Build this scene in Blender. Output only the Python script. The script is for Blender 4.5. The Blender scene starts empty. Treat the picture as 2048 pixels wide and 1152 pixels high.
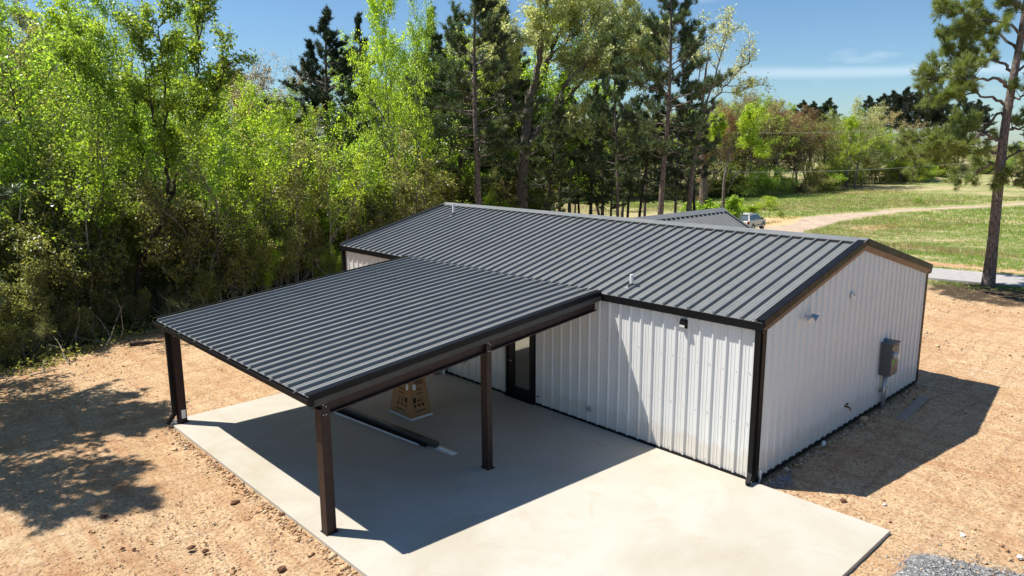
import bpy, math, random
import numpy as np
from mathutils import Vector, Matrix

R = math.radians
sc = bpy.context.scene
col = sc.collection

# ------------------------------------------------------------------ camera
CAM = np.array([-12.906, -6.706, 6.714]); YAW, PIT, ROL, FPX = .7552, -.189, -.005, 1458.4
fw = np.array([math.sin(YAW)*math.cos(PIT), math.cos(YAW)*math.cos(PIT), math.sin(PIT)])
rt = np.array([math.cos(YAW), -math.sin(YAW), 0.0]); upv = np.cross(rt, fw)
R2 = rt*math.cos(ROL)+upv*math.sin(ROL); U2 = -rt*math.sin(ROL)+upv*math.cos(ROL)
cam = bpy.data.cameras.new('camera'); co = bpy.data.objects.new('camera', cam); col.objects.link(co)
cam.sensor_width = 36; cam.lens = FPX/2048*36; cam.shift_x = -6.31/2048; cam.shift_y = -7.68/2048
cam.clip_end = 3000; cam.clip_start = .1
m = Matrix(((R2[0], U2[0], -fw[0], CAM[0]), (R2[1], U2[1], -fw[1], CAM[1]), (R2[2], U2[2], -fw[2], CAM[2]), (0, 0, 0, 1)))
co.matrix_world = m
sc.camera = co

# ------------------------------------------------------------------ world + sun
SUN = Vector((-.3601, .4843, 1.0)).normalized()
w = bpy.data.worlds.new('World'); sc.world = w; w.use_nodes = True
nt = w.node_tree; nt.nodes.clear()
def N(nt, t, **k):
    n = nt.nodes.new(t)
    for a, b in k.items(): setattr(n, a, b)
    return n
out = N(nt, 'ShaderNodeOutputWorld'); bg = N(nt, 'ShaderNodeBackground'); sky = N(nt, 'ShaderNodeTexSky')
sky.sky_type = 'NISHITA'; sky.sun_disc = False; sky.sun_elevation = math.asin(SUN.z); sky.sun_rotation = math.atan2(SUN.x, SUN.y)
sky.air_density = 1.0; sky.dust_density = .25; sky.ozone_density = 1.6; sky.altitude = 100
bg.inputs['Strength'].default_value = .077
# thin cirrus streaks that belong to the sky
tc = N(nt, 'ShaderNodeTexCoord'); sep = N(nt, 'ShaderNodeSeparateXYZ'); nt.links.new(tc.outputs['Generated'], sep.inputs[0])
mp = N(nt, 'ShaderNodeMapping'); mp.inputs['Rotation'].default_value = (0, 0, .9); mp.inputs['Scale'].default_value = (1.3, 3.5, 16)
nt.links.new(tc.outputs['Generated'], mp.inputs[0])
nz = N(nt, 'ShaderNodeTexNoise'); nz.inputs['Scale'].default_value = 1.7; nz.inputs['Detail'].default_value = 7; nz.inputs['Roughness'].default_value = .6
nt.links.new(mp.outputs[0], nz.inputs['Vector'])
rp = N(nt, 'ShaderNodeValToRGB'); rp.color_ramp.elements[0].position = .60; rp.color_ramp.elements[1].position = .80
rp.color_ramp.elements[1].color = (.45, .45, .45, 1)
nt.links.new(nz.outputs['Fac'], rp.inputs[0])
# one flat streak low in the sky
bd = N(nt, 'ShaderNodeMath', operation='MULTIPLY_ADD'); nt.links.new(sep.outputs['X'], bd.inputs[0]); bd.inputs[1].default_value = .09; nt.links.new(sep.outputs['Z'], bd.inputs[2])
b2 = N(nt, 'ShaderNodeMath', operation='MULTIPLY_ADD'); nt.links.new(nz.outputs['Fac'], b2.inputs[0]); b2.inputs[1].default_value = .012; nt.links.new(bd.outputs[0], b2.inputs[2])
STREAK = .173
b3 = N(nt, 'ShaderNodeMath', operation='SUBTRACT'); nt.links.new(b2.outputs[0], b3.inputs[0]); b3.inputs[1].default_value = STREAK
b4 = N(nt, 'ShaderNodeMath', operation='ABSOLUTE'); nt.links.new(b3.outputs[0], b4.inputs[0])
b5 = N(nt, 'ShaderNodeMapRange'); b5.interpolation_type = 'SMOOTHSTEP'; nt.links.new(b4.outputs[0], b5.inputs[0])
b5.inputs[1].default_value = .0; b5.inputs[2].default_value = .010; b5.inputs[3].default_value = .33; b5.inputs[4].default_value = 0
bx_ = N(nt, 'ShaderNodeMapRange'); bx_.interpolation_type = 'SMOOTHSTEP'; nt.links.new(sep.outputs['X'], bx_.inputs[0]); bx_.inputs[1].default_value = .80; bx_.inputs[2].default_value = .89
b7 = N(nt, 'ShaderNodeMath', operation='MULTIPLY'); nt.links.new(b5.outputs[0], b7.inputs[0]); nt.links.new(bx_.outputs[0], b7.inputs[1])
b6 = N(nt, 'ShaderNodeMath', operation='MAXIMUM'); nt.links.new(b7.outputs[0], b6.inputs[0]); nt.links.new(rp.outputs[0], b6.inputs[1])
tint = N(nt, 'ShaderNodeMix', data_type='RGBA', blend_type='MULTIPLY'); tint.inputs[0].default_value = 1
tint.inputs[7].default_value = (.70, .90, 1.07, 1)
nt.links.new(sky.outputs[0], tint.inputs[6])
mx = N(nt, 'ShaderNodeMix', data_type='RGBA')
nt.links.new(b6.outputs[0], mx.inputs[0]); nt.links.new(tint.outputs[2], mx.inputs[6]); mx.inputs[7].default_value = (8.6, 9.6, 10.4, 1)
nt.links.new(mx.outputs[2], bg.inputs[0]); nt.links.new(bg.outputs[0], out.inputs[0])

sl = bpy.data.lights.new('sun', 'SUN'); sl.energy = 5.0; sl.angle = R(.53); sl.color = (1.0, .955, .87)
so = bpy.data.objects.new('sun', sl); col.objects.link(so)
so.rotation_euler = SUN.to_track_quat('Z', 'Y').to_euler(); so.location = (-20, 25, 50)

sc.view_settings.view_transform = 'Standard'; sc.view_settings.look = 'None'
sc.view_settings.gamma = 1; sc.view_settings.exposure = .6
sc.cycles.max_bounces = 6; sc.cycles.diffuse_bounces = 4; sc.cycles.glossy_bounces = 3; sc.cycles.transmission_bounces = 4
sc.cycles.transparent_max_bounces = 4; sc.cycles.caustics_reflective = False; sc.cycles.caustics_refractive = False

# ------------------------------------------------------------------ helpers
def ss(a, b, x):
    t = np.clip((np.asarray(x, float)-a)/(b-a), 0, 1); return t*t*(3-2*t)
def terr(x, y):
    z = -2.1*ss(30, 62, x)+2.0*ss(105, 190, x)
    z = z*ss(-60, -10, x) if np.ndim(x) else z
    return z
GZ = -.075                                   # bare dirt round the slab
def gz(x, y): return float(terr(x, y))+GZ
def at(px, depth):
    """a ground point seen at picture column px and the given distance"""
    h = np.array([math.sin(YAW), math.cos(YAW), 0])
    p = CAM+h*depth+rt*((px-1030)/FPX)*depth
    return float(p[0]), float(p[1])
def pix(px, py, axis=2, val=0.0):
    d = fw+R2*(px-1030.3)/FPX-U2*(py-568.3)/FPX; s = (val-CAM[axis])/d[axis]; return CAM+s*d
def onray(px, py, depth):
    d = fw+R2*(px-1030.3)/FPX-U2*(py-568.3)/FPX; h = np.array([math.sin(YAW), math.cos(YAW), 0]); return CAM+d*(depth/d.dot(h))
def hgt(py, depth, px=1030): return float(onray(px, py, depth)[2])

def tag(o, label=None, cat=None, group=None, kind=None):
    if label: o['label'] = label
    if cat: o['category'] = cat
    if group: o['group'] = group
    if kind: o['kind'] = kind
    return o
def link(name, me, mat=None, parent=None, smooth=False):
    o = bpy.data.objects.new(name, me); col.objects.link(o)
    if mat is not None and not me.materials: me.materials.append(mat)
    if parent: o.parent = parent
    if smooth: me.polygons.foreach_set('use_smooth', [True]*len(me.polygons))
    return o
def empty(name, loc=(0, 0, 0), rz=0, **k):
    o = bpy.data.objects.new(name, None); col.objects.link(o); o.location = loc; o.rotation_euler = (0, 0, rz)
    o.empty_display_size = .2
    return tag(o, **k)

class MB:
    def __init__(s): s.v = []; s.f = []
    def add(s, vs, fs):
        n = len(s.v); s.v += [tuple(map(float, q)) for q in vs]; s.f += [tuple(i+n for i in f) for f in fs]; return s
    def box(s, x0, x1, y0, y1, z0, z1):
        return s.add([(x0, y0, z0), (x1, y0, z0), (x1, y1, z0), (x0, y1, z0), (x0, y0, z1), (x1, y0, z1), (x1, y1, z1), (x0, y1, z1)],
                     [(0, 3, 2, 1), (4, 5, 6, 7), (0, 1, 5, 4), (1, 2, 6, 5), (2, 3, 7, 6), (3, 0, 4, 7)])
    def hexa(s, p):                            # 8 points, bottom ring then top ring
        return s.add(p, [(0, 3, 2, 1), (4, 5, 6, 7), (0, 1, 5, 4), (1, 2, 6, 5), (2, 3, 7, 6), (3, 0, 4, 7)])
    def bar(s, a, b, wd, ht, up=(0, 0, 1)):
        a = Vector(a); b = Vector(b); d = (b-a).normalized(); sd = d.cross(Vector(up)).normalized()*(wd/2); u = sd.cross(d).normalized()*(ht/2)
        return s.hexa([a-sd-u, a+sd-u, b+sd-u, b-sd-u, a-sd+u, a+sd+u, b+sd+u, b-sd+u])
    def prism(s, prof, o, a, b, c, length):    # profile in (a, b) plane extruded along c
        o = Vector(o); a = Vector(a); b = Vector(b); c = Vector(c)*length; n = len(prof)
        p0 = [o+a*x+b*y for x, y in prof]; p1 = [q+c for q in p0]
        return s.add(p0+p1, [tuple(range(n))[::-1], tuple(range(n, 2*n))]+[(i, (i+1) % n, n+(i+1) % n, n+i) for i in range(n)])
    def tube(s, path, rad, n=8, cap=True):
        path = [Vector(p) for p in path]; k0 = len(s.v); m_ = len(path)
        if not hasattr(rad, '__len__'): rad = [rad]*m_
        for i, p in enumerate(path):
            d = (path[min(i+1, m_-1)]-path[max(i-1, 0)]).normalized()
            ref = Vector((0, 0, 1)) if abs(d.z) < .9 else Vector((1, 0, 0))
            u = d.cross(ref).normalized(); v = d.cross(u)
            for j in range(n):
                a = 2*math.pi*j/n; s.v.append(tuple(p+(u*math.cos(a)+v*math.sin(a))*rad[i]))
        for i in range(m_-1):
            for j in range(n):
                a = k0+i*n+j; b = k0+i*n+(j+1) % n; s.f.append((a, b, b+n, a+n))
        if cap:
            s.f.append(tuple(range(k0, k0+n))[::-1]); s.f.append(tuple(range(k0+(m_-1)*n, k0+m_*n)))
        return s
    def mesh(s, name='mesh'):
        me = bpy.data.meshes.new(name); me.from_pydata(s.v, [], s.f); me.update(); return me
    def build(s, name, mat, parent=None, smooth=False, **k):
        me = s.mesh(name); o = link(name, me, mat, parent, smooth); return tag(o, **k)
def bevel(o, wd=.01, seg=2):
    b = o.modifiers.new('bevel', 'BEVEL'); b.width = wd; b.segments = seg; b.limit_method = 'ANGLE'; return o

# ------------------------------------------------------------------ materials
def base_mat(name):
    m_ = bpy.data.materials.new(name); m_.use_nodes = True; nt = m_.node_tree
    return m_, nt, nt.nodes['Principled BSDF']
def noise(nt, scale, detail=4, rough=.55, vec=None, dist=0):
    n = N(nt, 'ShaderNodeTexNoise'); n.inputs['Scale'].default_value = scale; n.inputs['Detail'].default_value = detail
    n.inputs['Roughness'].default_value = rough; n.inputs['Distortion'].default_value = dist
    if vec is not None: nt.links.new(vec, n.inputs['Vector'])
    return n.outputs['Fac']
def ramp(nt, fac, stops):
    r = N(nt, 'ShaderNodeValToRGB'); cr = r.color_ramp
    while len(cr.elements) < len(stops): cr.elements.new(.5)
    for e, (p, c) in zip(cr.elements, stops):
        e.position = p; e.color = (*c, 1) if hasattr(c, '__len__') else (c, c, c, 1)
    nt.links.new(fac, r.inputs[0]); return r.outputs[0]
def mix(nt, fac, a, b, mode='MIX'):
    n = N(nt, 'ShaderNodeMix', data_type='RGBA', blend_type=mode)
    if isinstance(fac, (int, float)): n.inputs[0].default_value = fac
    else: nt.links.new(fac, n.inputs[0])
    for i, c in ((6, a), (7, b)):
        if isinstance(c, tuple): n.inputs[i].default_value = (*c, 1)
        else: nt.links.new(c, n.inputs[i])
    return n.outputs[2]
def objvec(nt): return N(nt, 'ShaderNodeTexCoord').outputs['Object']
def geovec(nt): return N(nt, 'ShaderNodeNewGeometry').outputs['Position']
def bump(nt, bs, h, dist, st=1.0):
    b = N(nt, 'ShaderNodeBump'); b.inputs['Distance'].default_value = dist; b.inputs['Strength'].default_value = st
    nt.links.new(h, b.inputs['Height']); nt.links.new(b.outputs[0], bs.inputs['Normal'])
def paint(name, c, rough=.4, var=.12, metal=0, spec=.5, scale=3.0, bmp=0, dust=None):
    m_, nt, bs = base_mat(name); v = geovec(nt)
    a = tuple(x*(1-var) for x in c); b = tuple(min(1, x*(1+var)) for x in c)
    cc = ramp(nt, noise(nt, scale, 5, .6, v), [(.3, a), (.7, b)])
    if dust:
        cc = mix(nt, ramp(nt, noise(nt, 1.1, 8, .65, v), [(.45, 0.), (.8, .35)]), cc, dust)
    nt.links.new(cc, bs.inputs['Base Color'])
    rr = ramp(nt, noise(nt, scale*2.3, 4, .6, v), [(.3, rough*.8), (.7, min(1, rough*1.25))])
    nt.links.new(rr, bs.inputs['Roughness']); bs.inputs['Metallic'].default_value = metal; bs.inputs['Specular IOR Level'].default_value = spec
    if bmp: bump(nt, bs, noise(nt, scale*1.5, 3, .5, v), bmp)
    return m_
M = {}
M['roof'] = paint('charcoal_roof_steel', (.158, .165, .163), .50, .10, 0, .5, 2.0, .0025, dust=(.215, .205, .18))
M['wall'] = paint('white_wall_steel', (.68, .68, .665), .38, .03, 0, .5, 1.5, .002)
M['trim'] = paint('black_trim_steel', (.007, .007, .008), .42, .2, 0, .16)
M['fascia'] = paint('dark_grey_fascia', (.045, .045, .042), .45, .15, 0, .3)
M['primer'] = paint('red_brown_steel', (.031, .0155, .0135), .5, .2, 0, .3, 4)
M['bronze_bounce'] = paint('bronze_bounce_steel', (.10, .048, .028), .4, .15, 0, .4, 4)  # bronze of the taps; on the rake soffit, dirt bounce painted over black trim
M['galv'] = paint('galvanised_steel', (.42, .43, .44), .4, .1, .6)
M['greybox'] = paint('grey_enamel', (.10, .105, .10), .4, .08, 0, .4)
M['pvc'] = paint('white_plastic', (.75, .75, .73), .45, .05)
M['rubber'] = paint('black_rubber', (.02, .02, .02), .8, .2)
M['card'] = paint('brown_cardboard', (.33, .185, .085), .85, .1, 0, .2, 6)
M['ink'] = paint('black_print', (.02, .018, .016), .8, .1, 0, .2)
M['label'] = paint('white_paper_label', (.75, .74, .7), .7, .05, 0, .2)
M['foam'] = paint('white_foam', (.7, .7, .68), .8, .05)
M['green'] = paint('green_sticker', (.10, .5, .05), .5, .1)
M['blue'] = paint('blue_film', (.20, .27, .38), .3, .2)
M['rock'] = paint('dirt_clod', (.15, .075, .045), .95, .5, 0, .1, 9)
M['pvcw'] = M['pvc']
M['roof'].node_tree.nodes['Principled BSDF'].inputs['IOR'].default_value = 1.65
def splash(m_):
    nt = m_.node_tree; bs = nt.nodes['Principled BSDF']; v = geovec(nt); lk = bs.inputs['Base Color'].links[0].from_socket
    sp_ = N(nt, 'ShaderNodeSeparateXYZ'); nt.links.new(v, sp_.inputs[0]); mp = N(nt, 'ShaderNodeMapping'); mp.inputs['Scale'].default_value = (7, 7, 1.2); nt.links.new(v, mp.inputs[0])
    nn = noise(nt, 1.0, 7, .7, mp.outputs[0]); a = N(nt, 'ShaderNodeMath', operation='MULTIPLY_ADD'); nt.links.new(nn, a.inputs[0]); a.inputs[1].default_value = -.9; nt.links.new(sp_.outputs['Z'], a.inputs[2])
    nt.links.new(mix(nt, ramp(nt, a.outputs[0], [(0, .25), (.12, 0.)]), lk, (.50, .36, .22)), bs.inputs['Base Color'])
splash(M['wall'])
def glassy(name, c, rough=.04, metal=.0):
    m_, nt, bs = base_mat(name); bs.inputs['Base Color'].default_value = (*c, 1); bs.inputs['Roughness'].default_value = rough
    bs.inputs['Metallic'].default_value = metal; bs.inputs['Specular IOR Level'].default_value = .8; return m_
M['door_glass'] = glassy('door_glass', (.36, .36, .33), .05, .85)
M['car_glass'] = glassy('car_glass', (.02, .025, .03), .05)
M['car_glass_r'] = glassy('car_rear_glass', (.22, .26, .28), .08, .6)
M['lens'] = glassy('lamp_lens', (.6, .6, .58), .2)
M['tail'] = glassy('tail_light_lens', (.25, .01, .01), .15)
M['car'] = paint('silver_white_paint', (.62, .61, .57), .25, .05, .1, .6)
M['clad'] = paint('grey_cladding', (.25, .24, .22), .5, .1)

# concrete
def concrete():
    m_, nt, bs = base_mat('pale_concrete'); v = geovec(nt)
    c = ramp(nt, noise(nt, .45, 6, .6, v, .4), [(.3, (.40, .355, .275)), (.55, (.465, .435, .37)), (.75, (.50, .478, .42))])
    c = mix(nt, ramp(nt, noise(nt, .9, 7, .7, v, 1.0), [(.55, 0.), (.74, .45)]), c, (.37, .275, .175))
    c = mix(nt, ramp(nt, noise(nt, 38, 5, .7, v), [(.60, 0.), (.70, .35)]), c, (.30, .25, .19))
    c = mix(nt, ramp(nt, noise(nt, 5, 8, .75, v, 2.0), [(.60, 0.), (.70, .35)]), c, (.30, .25, .19))
    mp = N(nt, 'ShaderNodeMapping'); mp.inputs['Scale'].default_value = (1.2, 60, 1); mp.inputs['Rotation'].default_value = (0, 0, .12); nt.links.new(v, mp.inputs[0])
    c = mix(nt, ramp(nt, noise(nt, 1.0, 4, .6, mp.outputs[0]), [(.4, 0.), (.8, .18)]), c, (.50, .475, .42))
    nt.links.new(c, bs.inputs['Base Color']); bs.inputs['Roughness'].default_value = .85; bs.inputs['Specular IOR Level'].default_value = .25
    bump(nt, bs, noise(nt, 60, 5, .6, v), .003)
    return m_
M['concrete'] = concrete()

# ground: dirt / grass / leaf litter / gravel by painted zones
def attr(nt, name):
    a = N(nt, 'ShaderNodeAttribute'); a.attribute_name = name; return a.outputs['Fac']
def zone(nt, name, nz_, amt=.9, lo=.40, hi=.60):
    a = N(nt, 'ShaderNodeMath', operation='MULTIPLY_ADD'); s_ = N(nt, 'ShaderNodeMath', operation='SUBTRACT')
    nt.links.new(nz_, s_.inputs[0]); s_.inputs[1].default_value = .5
    nt.links.new(s_.outputs[0], a.inputs[0]); a.inputs[1].default_value = amt; nt.links.new(attr(nt, name), a.inputs[2])
    r = N(nt, 'ShaderNodeMapRange'); r.interpolation_type = 'SMOOTHSTEP'; nt.links.new(a.outputs[0], r.inputs[0]); r.inputs[1].default_value = lo; r.inputs[2].default_value = hi
    return r.outputs[0]
def ground_mat():
    m_, nt, bs = base_mat('earth'); v = geovec(nt)
    big = noise(nt, .22, 5, .6, v, .5); med = noise(nt, 1.6, 7, .65, v, .6); fin = noise(nt, 16, 6, .75, v)
    dirt = ramp(nt, med, [(.28, (.33, .165, .075)), (.44, (.50, .30, .15)), (.60, (.635, .43, .24)), (.74, (.73, .57, .38))])
    dirt = mix(nt, ramp(nt, big, [(.38, 0.), (.62, .65)]), dirt, (.68, .505, .305))
    dirt = mix(nt, ramp(nt, noise(nt, .55, 8, .7, v, 1.5), [(.60, 0.), (.72, .6)]), dirt, (.74, .66, .55))
    dirt = mix(nt, ramp(nt, noise(nt, .9, 6, .7, v, .8), [(.56, 0.), (.70, .55)]), dirt, (.42, .20, .09))
    spk = N(nt, 'ShaderNodeTexVoronoi'); spk.inputs['Scale'].default_value = 24; nt.links.new(v, spk.inputs['Vector']); spk.feature = 'F1'
    sp = ramp(nt, spk.outputs['Color'], [(.15, (.10, .06, .04)), (.35, (.50, .29, .15)), (.75, (.72, .54, .35)), (.95, (.64, .57, .47))])
    dirt = mix(nt, ramp(nt, noise(nt, .35, 4, .6, v), [(.40, .12), (.60, .45)]), dirt, sp)
    dirt = mix(nt, ramp(nt, fin, [(.36, .8), (.50, 0.)]), dirt, (.17, .095, .055))
    # vehicle streaks
    mp = N(nt, 'ShaderNodeMapping'); mp.inputs['Scale'].default_value = (3.0, .30, 1); mp.inputs['Rotation'].default_value = (0, 0, -.15); nt.links.new(v, mp.inputs[0])
    dirt = mix(nt, ramp(nt, noise(nt, 1.0, 5, .7, mp.outputs[0]), [(.48, 0.), (.70, .6)]), dirt, (.38, .17, .08))
    wv = N(nt, 'ShaderNodeTexWave'); wv.wave_type = 'BANDS'; wv.bands_direction = 'Y'; wv.inputs['Scale'].default_value = .42; wv.inputs['Distortion'].default_value = 5.5; wv.inputs['Detail'].default_value = 3; wv.inputs['Detail Scale'].default_value = .35; nt.links.new(v, wv.inputs['Vector'])
    rut = ramp(nt, wv.outputs['Fac'], [(.0, .32), (.08, 0.)])
    dirt = mix(nt, rut, dirt, (.34, .19, .11))
    litter = ramp(nt, noise(nt, 7, 8, .75, v), [(.3, (.035, .026, .018)), (.55, (.085, .06, .038)), (.75, (.17, .12, .075))])
    g1 = ramp(nt, noise(nt, .35, 7, .7, v, .8), [(.30, (.12, .165, .04)), (.43, (.22, .265, .075)), (.52, (.38, .36, .16)), (.66, (.56, .46, .28))])
    g1 = mix(nt, .5, g1, ramp(nt, noise(nt, 3.2, 8, .8, v), [(.3, (.035, .06, .014)), (.5, (.16, .20, .055)), (.68, (.42, .40, .20))]))
    # pinkish bare seed heads in long bands across the field
    mpf = N(nt, 'ShaderNodeMapping'); mpf.inputs['Scale'].default_value = (.16, .05, 1); mpf.inputs['Rotation'].default_value = (0, 0, .35); nt.links.new(v, mpf.inputs[0])
    g1 = mix(nt, ramp(nt, noise(nt, 1.0, 6, .65, mpf.outputs[0], .4), [(.45, 0.), (.60, .75)]), g1, (.50, .38, .23))
    gravel = ramp(nt, spk.outputs['Color'], [(.1, (.10, .10, .10)), (.5, (.26, .26, .26)), (.9, (.48, .47, .46))])
    track = mix(nt, .3, ramp(nt, noise(nt, .8, 6, .7, v), [(.3, (.40, .27, .17)), (.7, (.68, .52, .36))]), gravel)
    c = mix(nt, zone(nt, 'grass', noise(nt, .7, 8, .7, v), 1.0), dirt, g1)
    c = mix(nt, zone(nt, 'litter', noise(nt, 1.3, 8, .7, v), .8), c, litter)
    c = mix(nt, zone(nt, 'track', noise(nt, .5, 6, .7, v), .5), c, track)
    c = mix(nt, zone(nt, 'sand', noise(nt, .5, 6, .7, v), .8), c, (.60, .40, .22))
    c = mix(nt, zone(nt, 'gravel', noise(nt, 2.6, 8, .8, v), .9), c, gravel)
    nt.links.new(c, bs.inputs['Base Color']); bs.inputs['Roughness'].default_value = .95; bs.inputs['Specular IOR Level'].default_value = .1
    hsum = N(nt, 'ShaderNodeMath', operation='MULTIPLY_ADD'); nt.links.new(med, hsum.inputs[0]); hsum.inputs[1].default_value = 2.2; nt.links.new(fin, hsum.inputs[2])
    bump(nt, bs, hsum.outputs[0], .042, 1.0)
    return m_
M['earth'] = ground_mat()

def leaf_mat(name, c, trans, var=.45, tfac=.5):
    m_, nt, bs = base_mat(name)
    ge = N(nt, 'ShaderNodeNewGeometry'); oi = N(nt, 'ShaderNodeObjectInfo')
    dk = tuple(x*(1-var) for x in c); lt = (min(1, c[0]*(1+var*1.1)), min(1, c[1]*(1+var*.8)), c[2]*(1+var*.4))
    cc = ramp(nt, ge.outputs['Random Per Island'], [(0, dk), (.5, c), (1, lt)])
    hs = N(nt, 'ShaderNodeHueSaturation'); mr = N(nt, 'ShaderNodeMapRange'); nt.links.new(oi.outputs['Random'], mr.inputs[0]); mr.inputs[3].default_value = .487; mr.inputs[4].default_value = .508
    nt.links.new(mr.outputs[0], hs.inputs['Hue'])
    mr2 = N(nt, 'ShaderNodeMapRange'); ml = N(nt, 'ShaderNodeMath', operation='FRACT'); m5 = N(nt, 'ShaderNodeMath', operation='MULTIPLY'); m5.inputs[1].default_value = 7.31
    nt.links.new(oi.outputs['Random'], m5.inputs[0]); nt.links.new(m5.outputs[0], ml.inputs[0]); nt.links.new(ml.outputs[0], mr2.inputs[0]); mr2.inputs[3].default_value = .75; mr2.inputs[4].default_value = 1.25
    nt.links.new(mr2.outputs[0], hs.inputs['Value']); nt.links.new(cc, hs.inputs['Color'])
    nt.links.new(hs.outputs[0], bs.inputs['Base Color']); bs.inputs['Roughness'].default_value = .38; bs.inputs['Specular IOR Level'].default_value = .6
    tr = N(nt, 'ShaderNodeBsdfTranslucent'); h2 = mix(nt, 1.0, hs.outputs[0], trans, 'MULTIPLY'); nt.links.new(h2, tr.inputs[0])
    mxs = N(nt, 'ShaderNodeMixShader'); mxs.inputs[0].default_value = tfac
    nt.links.new(bs.outputs[0], mxs.inputs[1]); nt.links.new(tr.outputs[0], mxs.inputs[2])
    nt.links.new(mxs.outputs[0], nt.nodes['Material Output'].inputs[0]); return m_
def mul(a): return (a, a, a)
M['leaf_bright'] = leaf_mat('spring_leaf_bright', (.25, .36, .04), (2.8, 2.7, 1.5))
M['leaf_mid'] = leaf_mat('spring_leaf_green', (.185, .285, .042), (2.8, 2.7, 1.6))
M['leaf_olive'] = leaf_mat('olive_leaf', (.19, .215, .075), (2.4, 2.3, 1.5), .65)
M['leaf_pale'] = leaf_mat('pale_oak_leaf', (.56, .60, .30), (1.5, 1.5, 1.2), .35)
M['leaf_red'] = leaf_mat('reddish_bud', (.24, .15, .075), (1.8, 1.6, 1.4), .4)
M['leaf_tan'] = leaf_mat('tan_catkin', (.34, .30, .15), (1.8, 1.7, 1.5), .4)
M['needle'] = leaf_mat('pine_needle', (.085, .125, .055), (1.8, 1.9, 1.3), .6, .3)
M['needle_lt'] = leaf_mat('pine_needle_light', (.19, .235, .065), (1.8, 1.9, 1.3), .55, .35)
M['needle_dk'] = leaf_mat('pine_needle_dark', (.045, .068, .032), (1.5, 1.5, 1.3), .5, .2)
def bark(name, a, b, sc_=6):
    m_, nt, bs = base_mat(name); v = objvec(nt)
    mp = N(nt, 'ShaderNodeMapping'); mp.inputs['Scale'].default_value = (1, 1, .35); nt.links.new(v, mp.inputs[0])
    vo = N(nt, 'ShaderNodeTexVoronoi'); vo.feature = 'DISTANCE_TO_EDGE'; vo.inputs['Scale'].default_value = sc_; nt.links.new(mp.outputs[0], vo.inputs['Vector'])
    f = noise(nt, sc_*2, 6, .7, mp.outputs[0])
    c = mix(nt, ramp(nt, vo.outputs['Distance'], [(0, .85), (.12, 0.)]), ramp(nt, f, [(.3, a), (.7, b)]), tuple(x*.35 for x in a))
    nt.links.new(c, bs.inputs['Base Color']); bs.inputs['Roughness'].default_value = .9; bs.inputs['Specular IOR Level'].default_value = .15
    bump(nt, bs, vo.outputs['Distance'], .06, .8); return m_
M['bark_pine'] = bark('pine_bark', (.13, .10, .085), (.27, .225, .20), 9)
M['bark'] = bark('grey_bark', (.13, .108, .09), (.28, .24, .21), 7)
M['bark_pale'] = bark('pale_dead_wood', (.24, .21, .18), (.42, .38, .33), 7)
M['bark_dk'] = bark('dark_bark', (.05, .036, .03), (.11, .085, .07), 8)
M['grass'] = leaf_mat('field_grass', (.20, .29, .06), (2.0, 2.0, 1.4), .5, .35)
M['straw'] = leaf_mat('dry_straw', (.48, .37, .20), (1.4, 1.3, 1.1), .3, .3)
M['wood'] = paint('weathered_board', (.33, .28, .22), .85, .2, 0, .2, 12)

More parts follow.
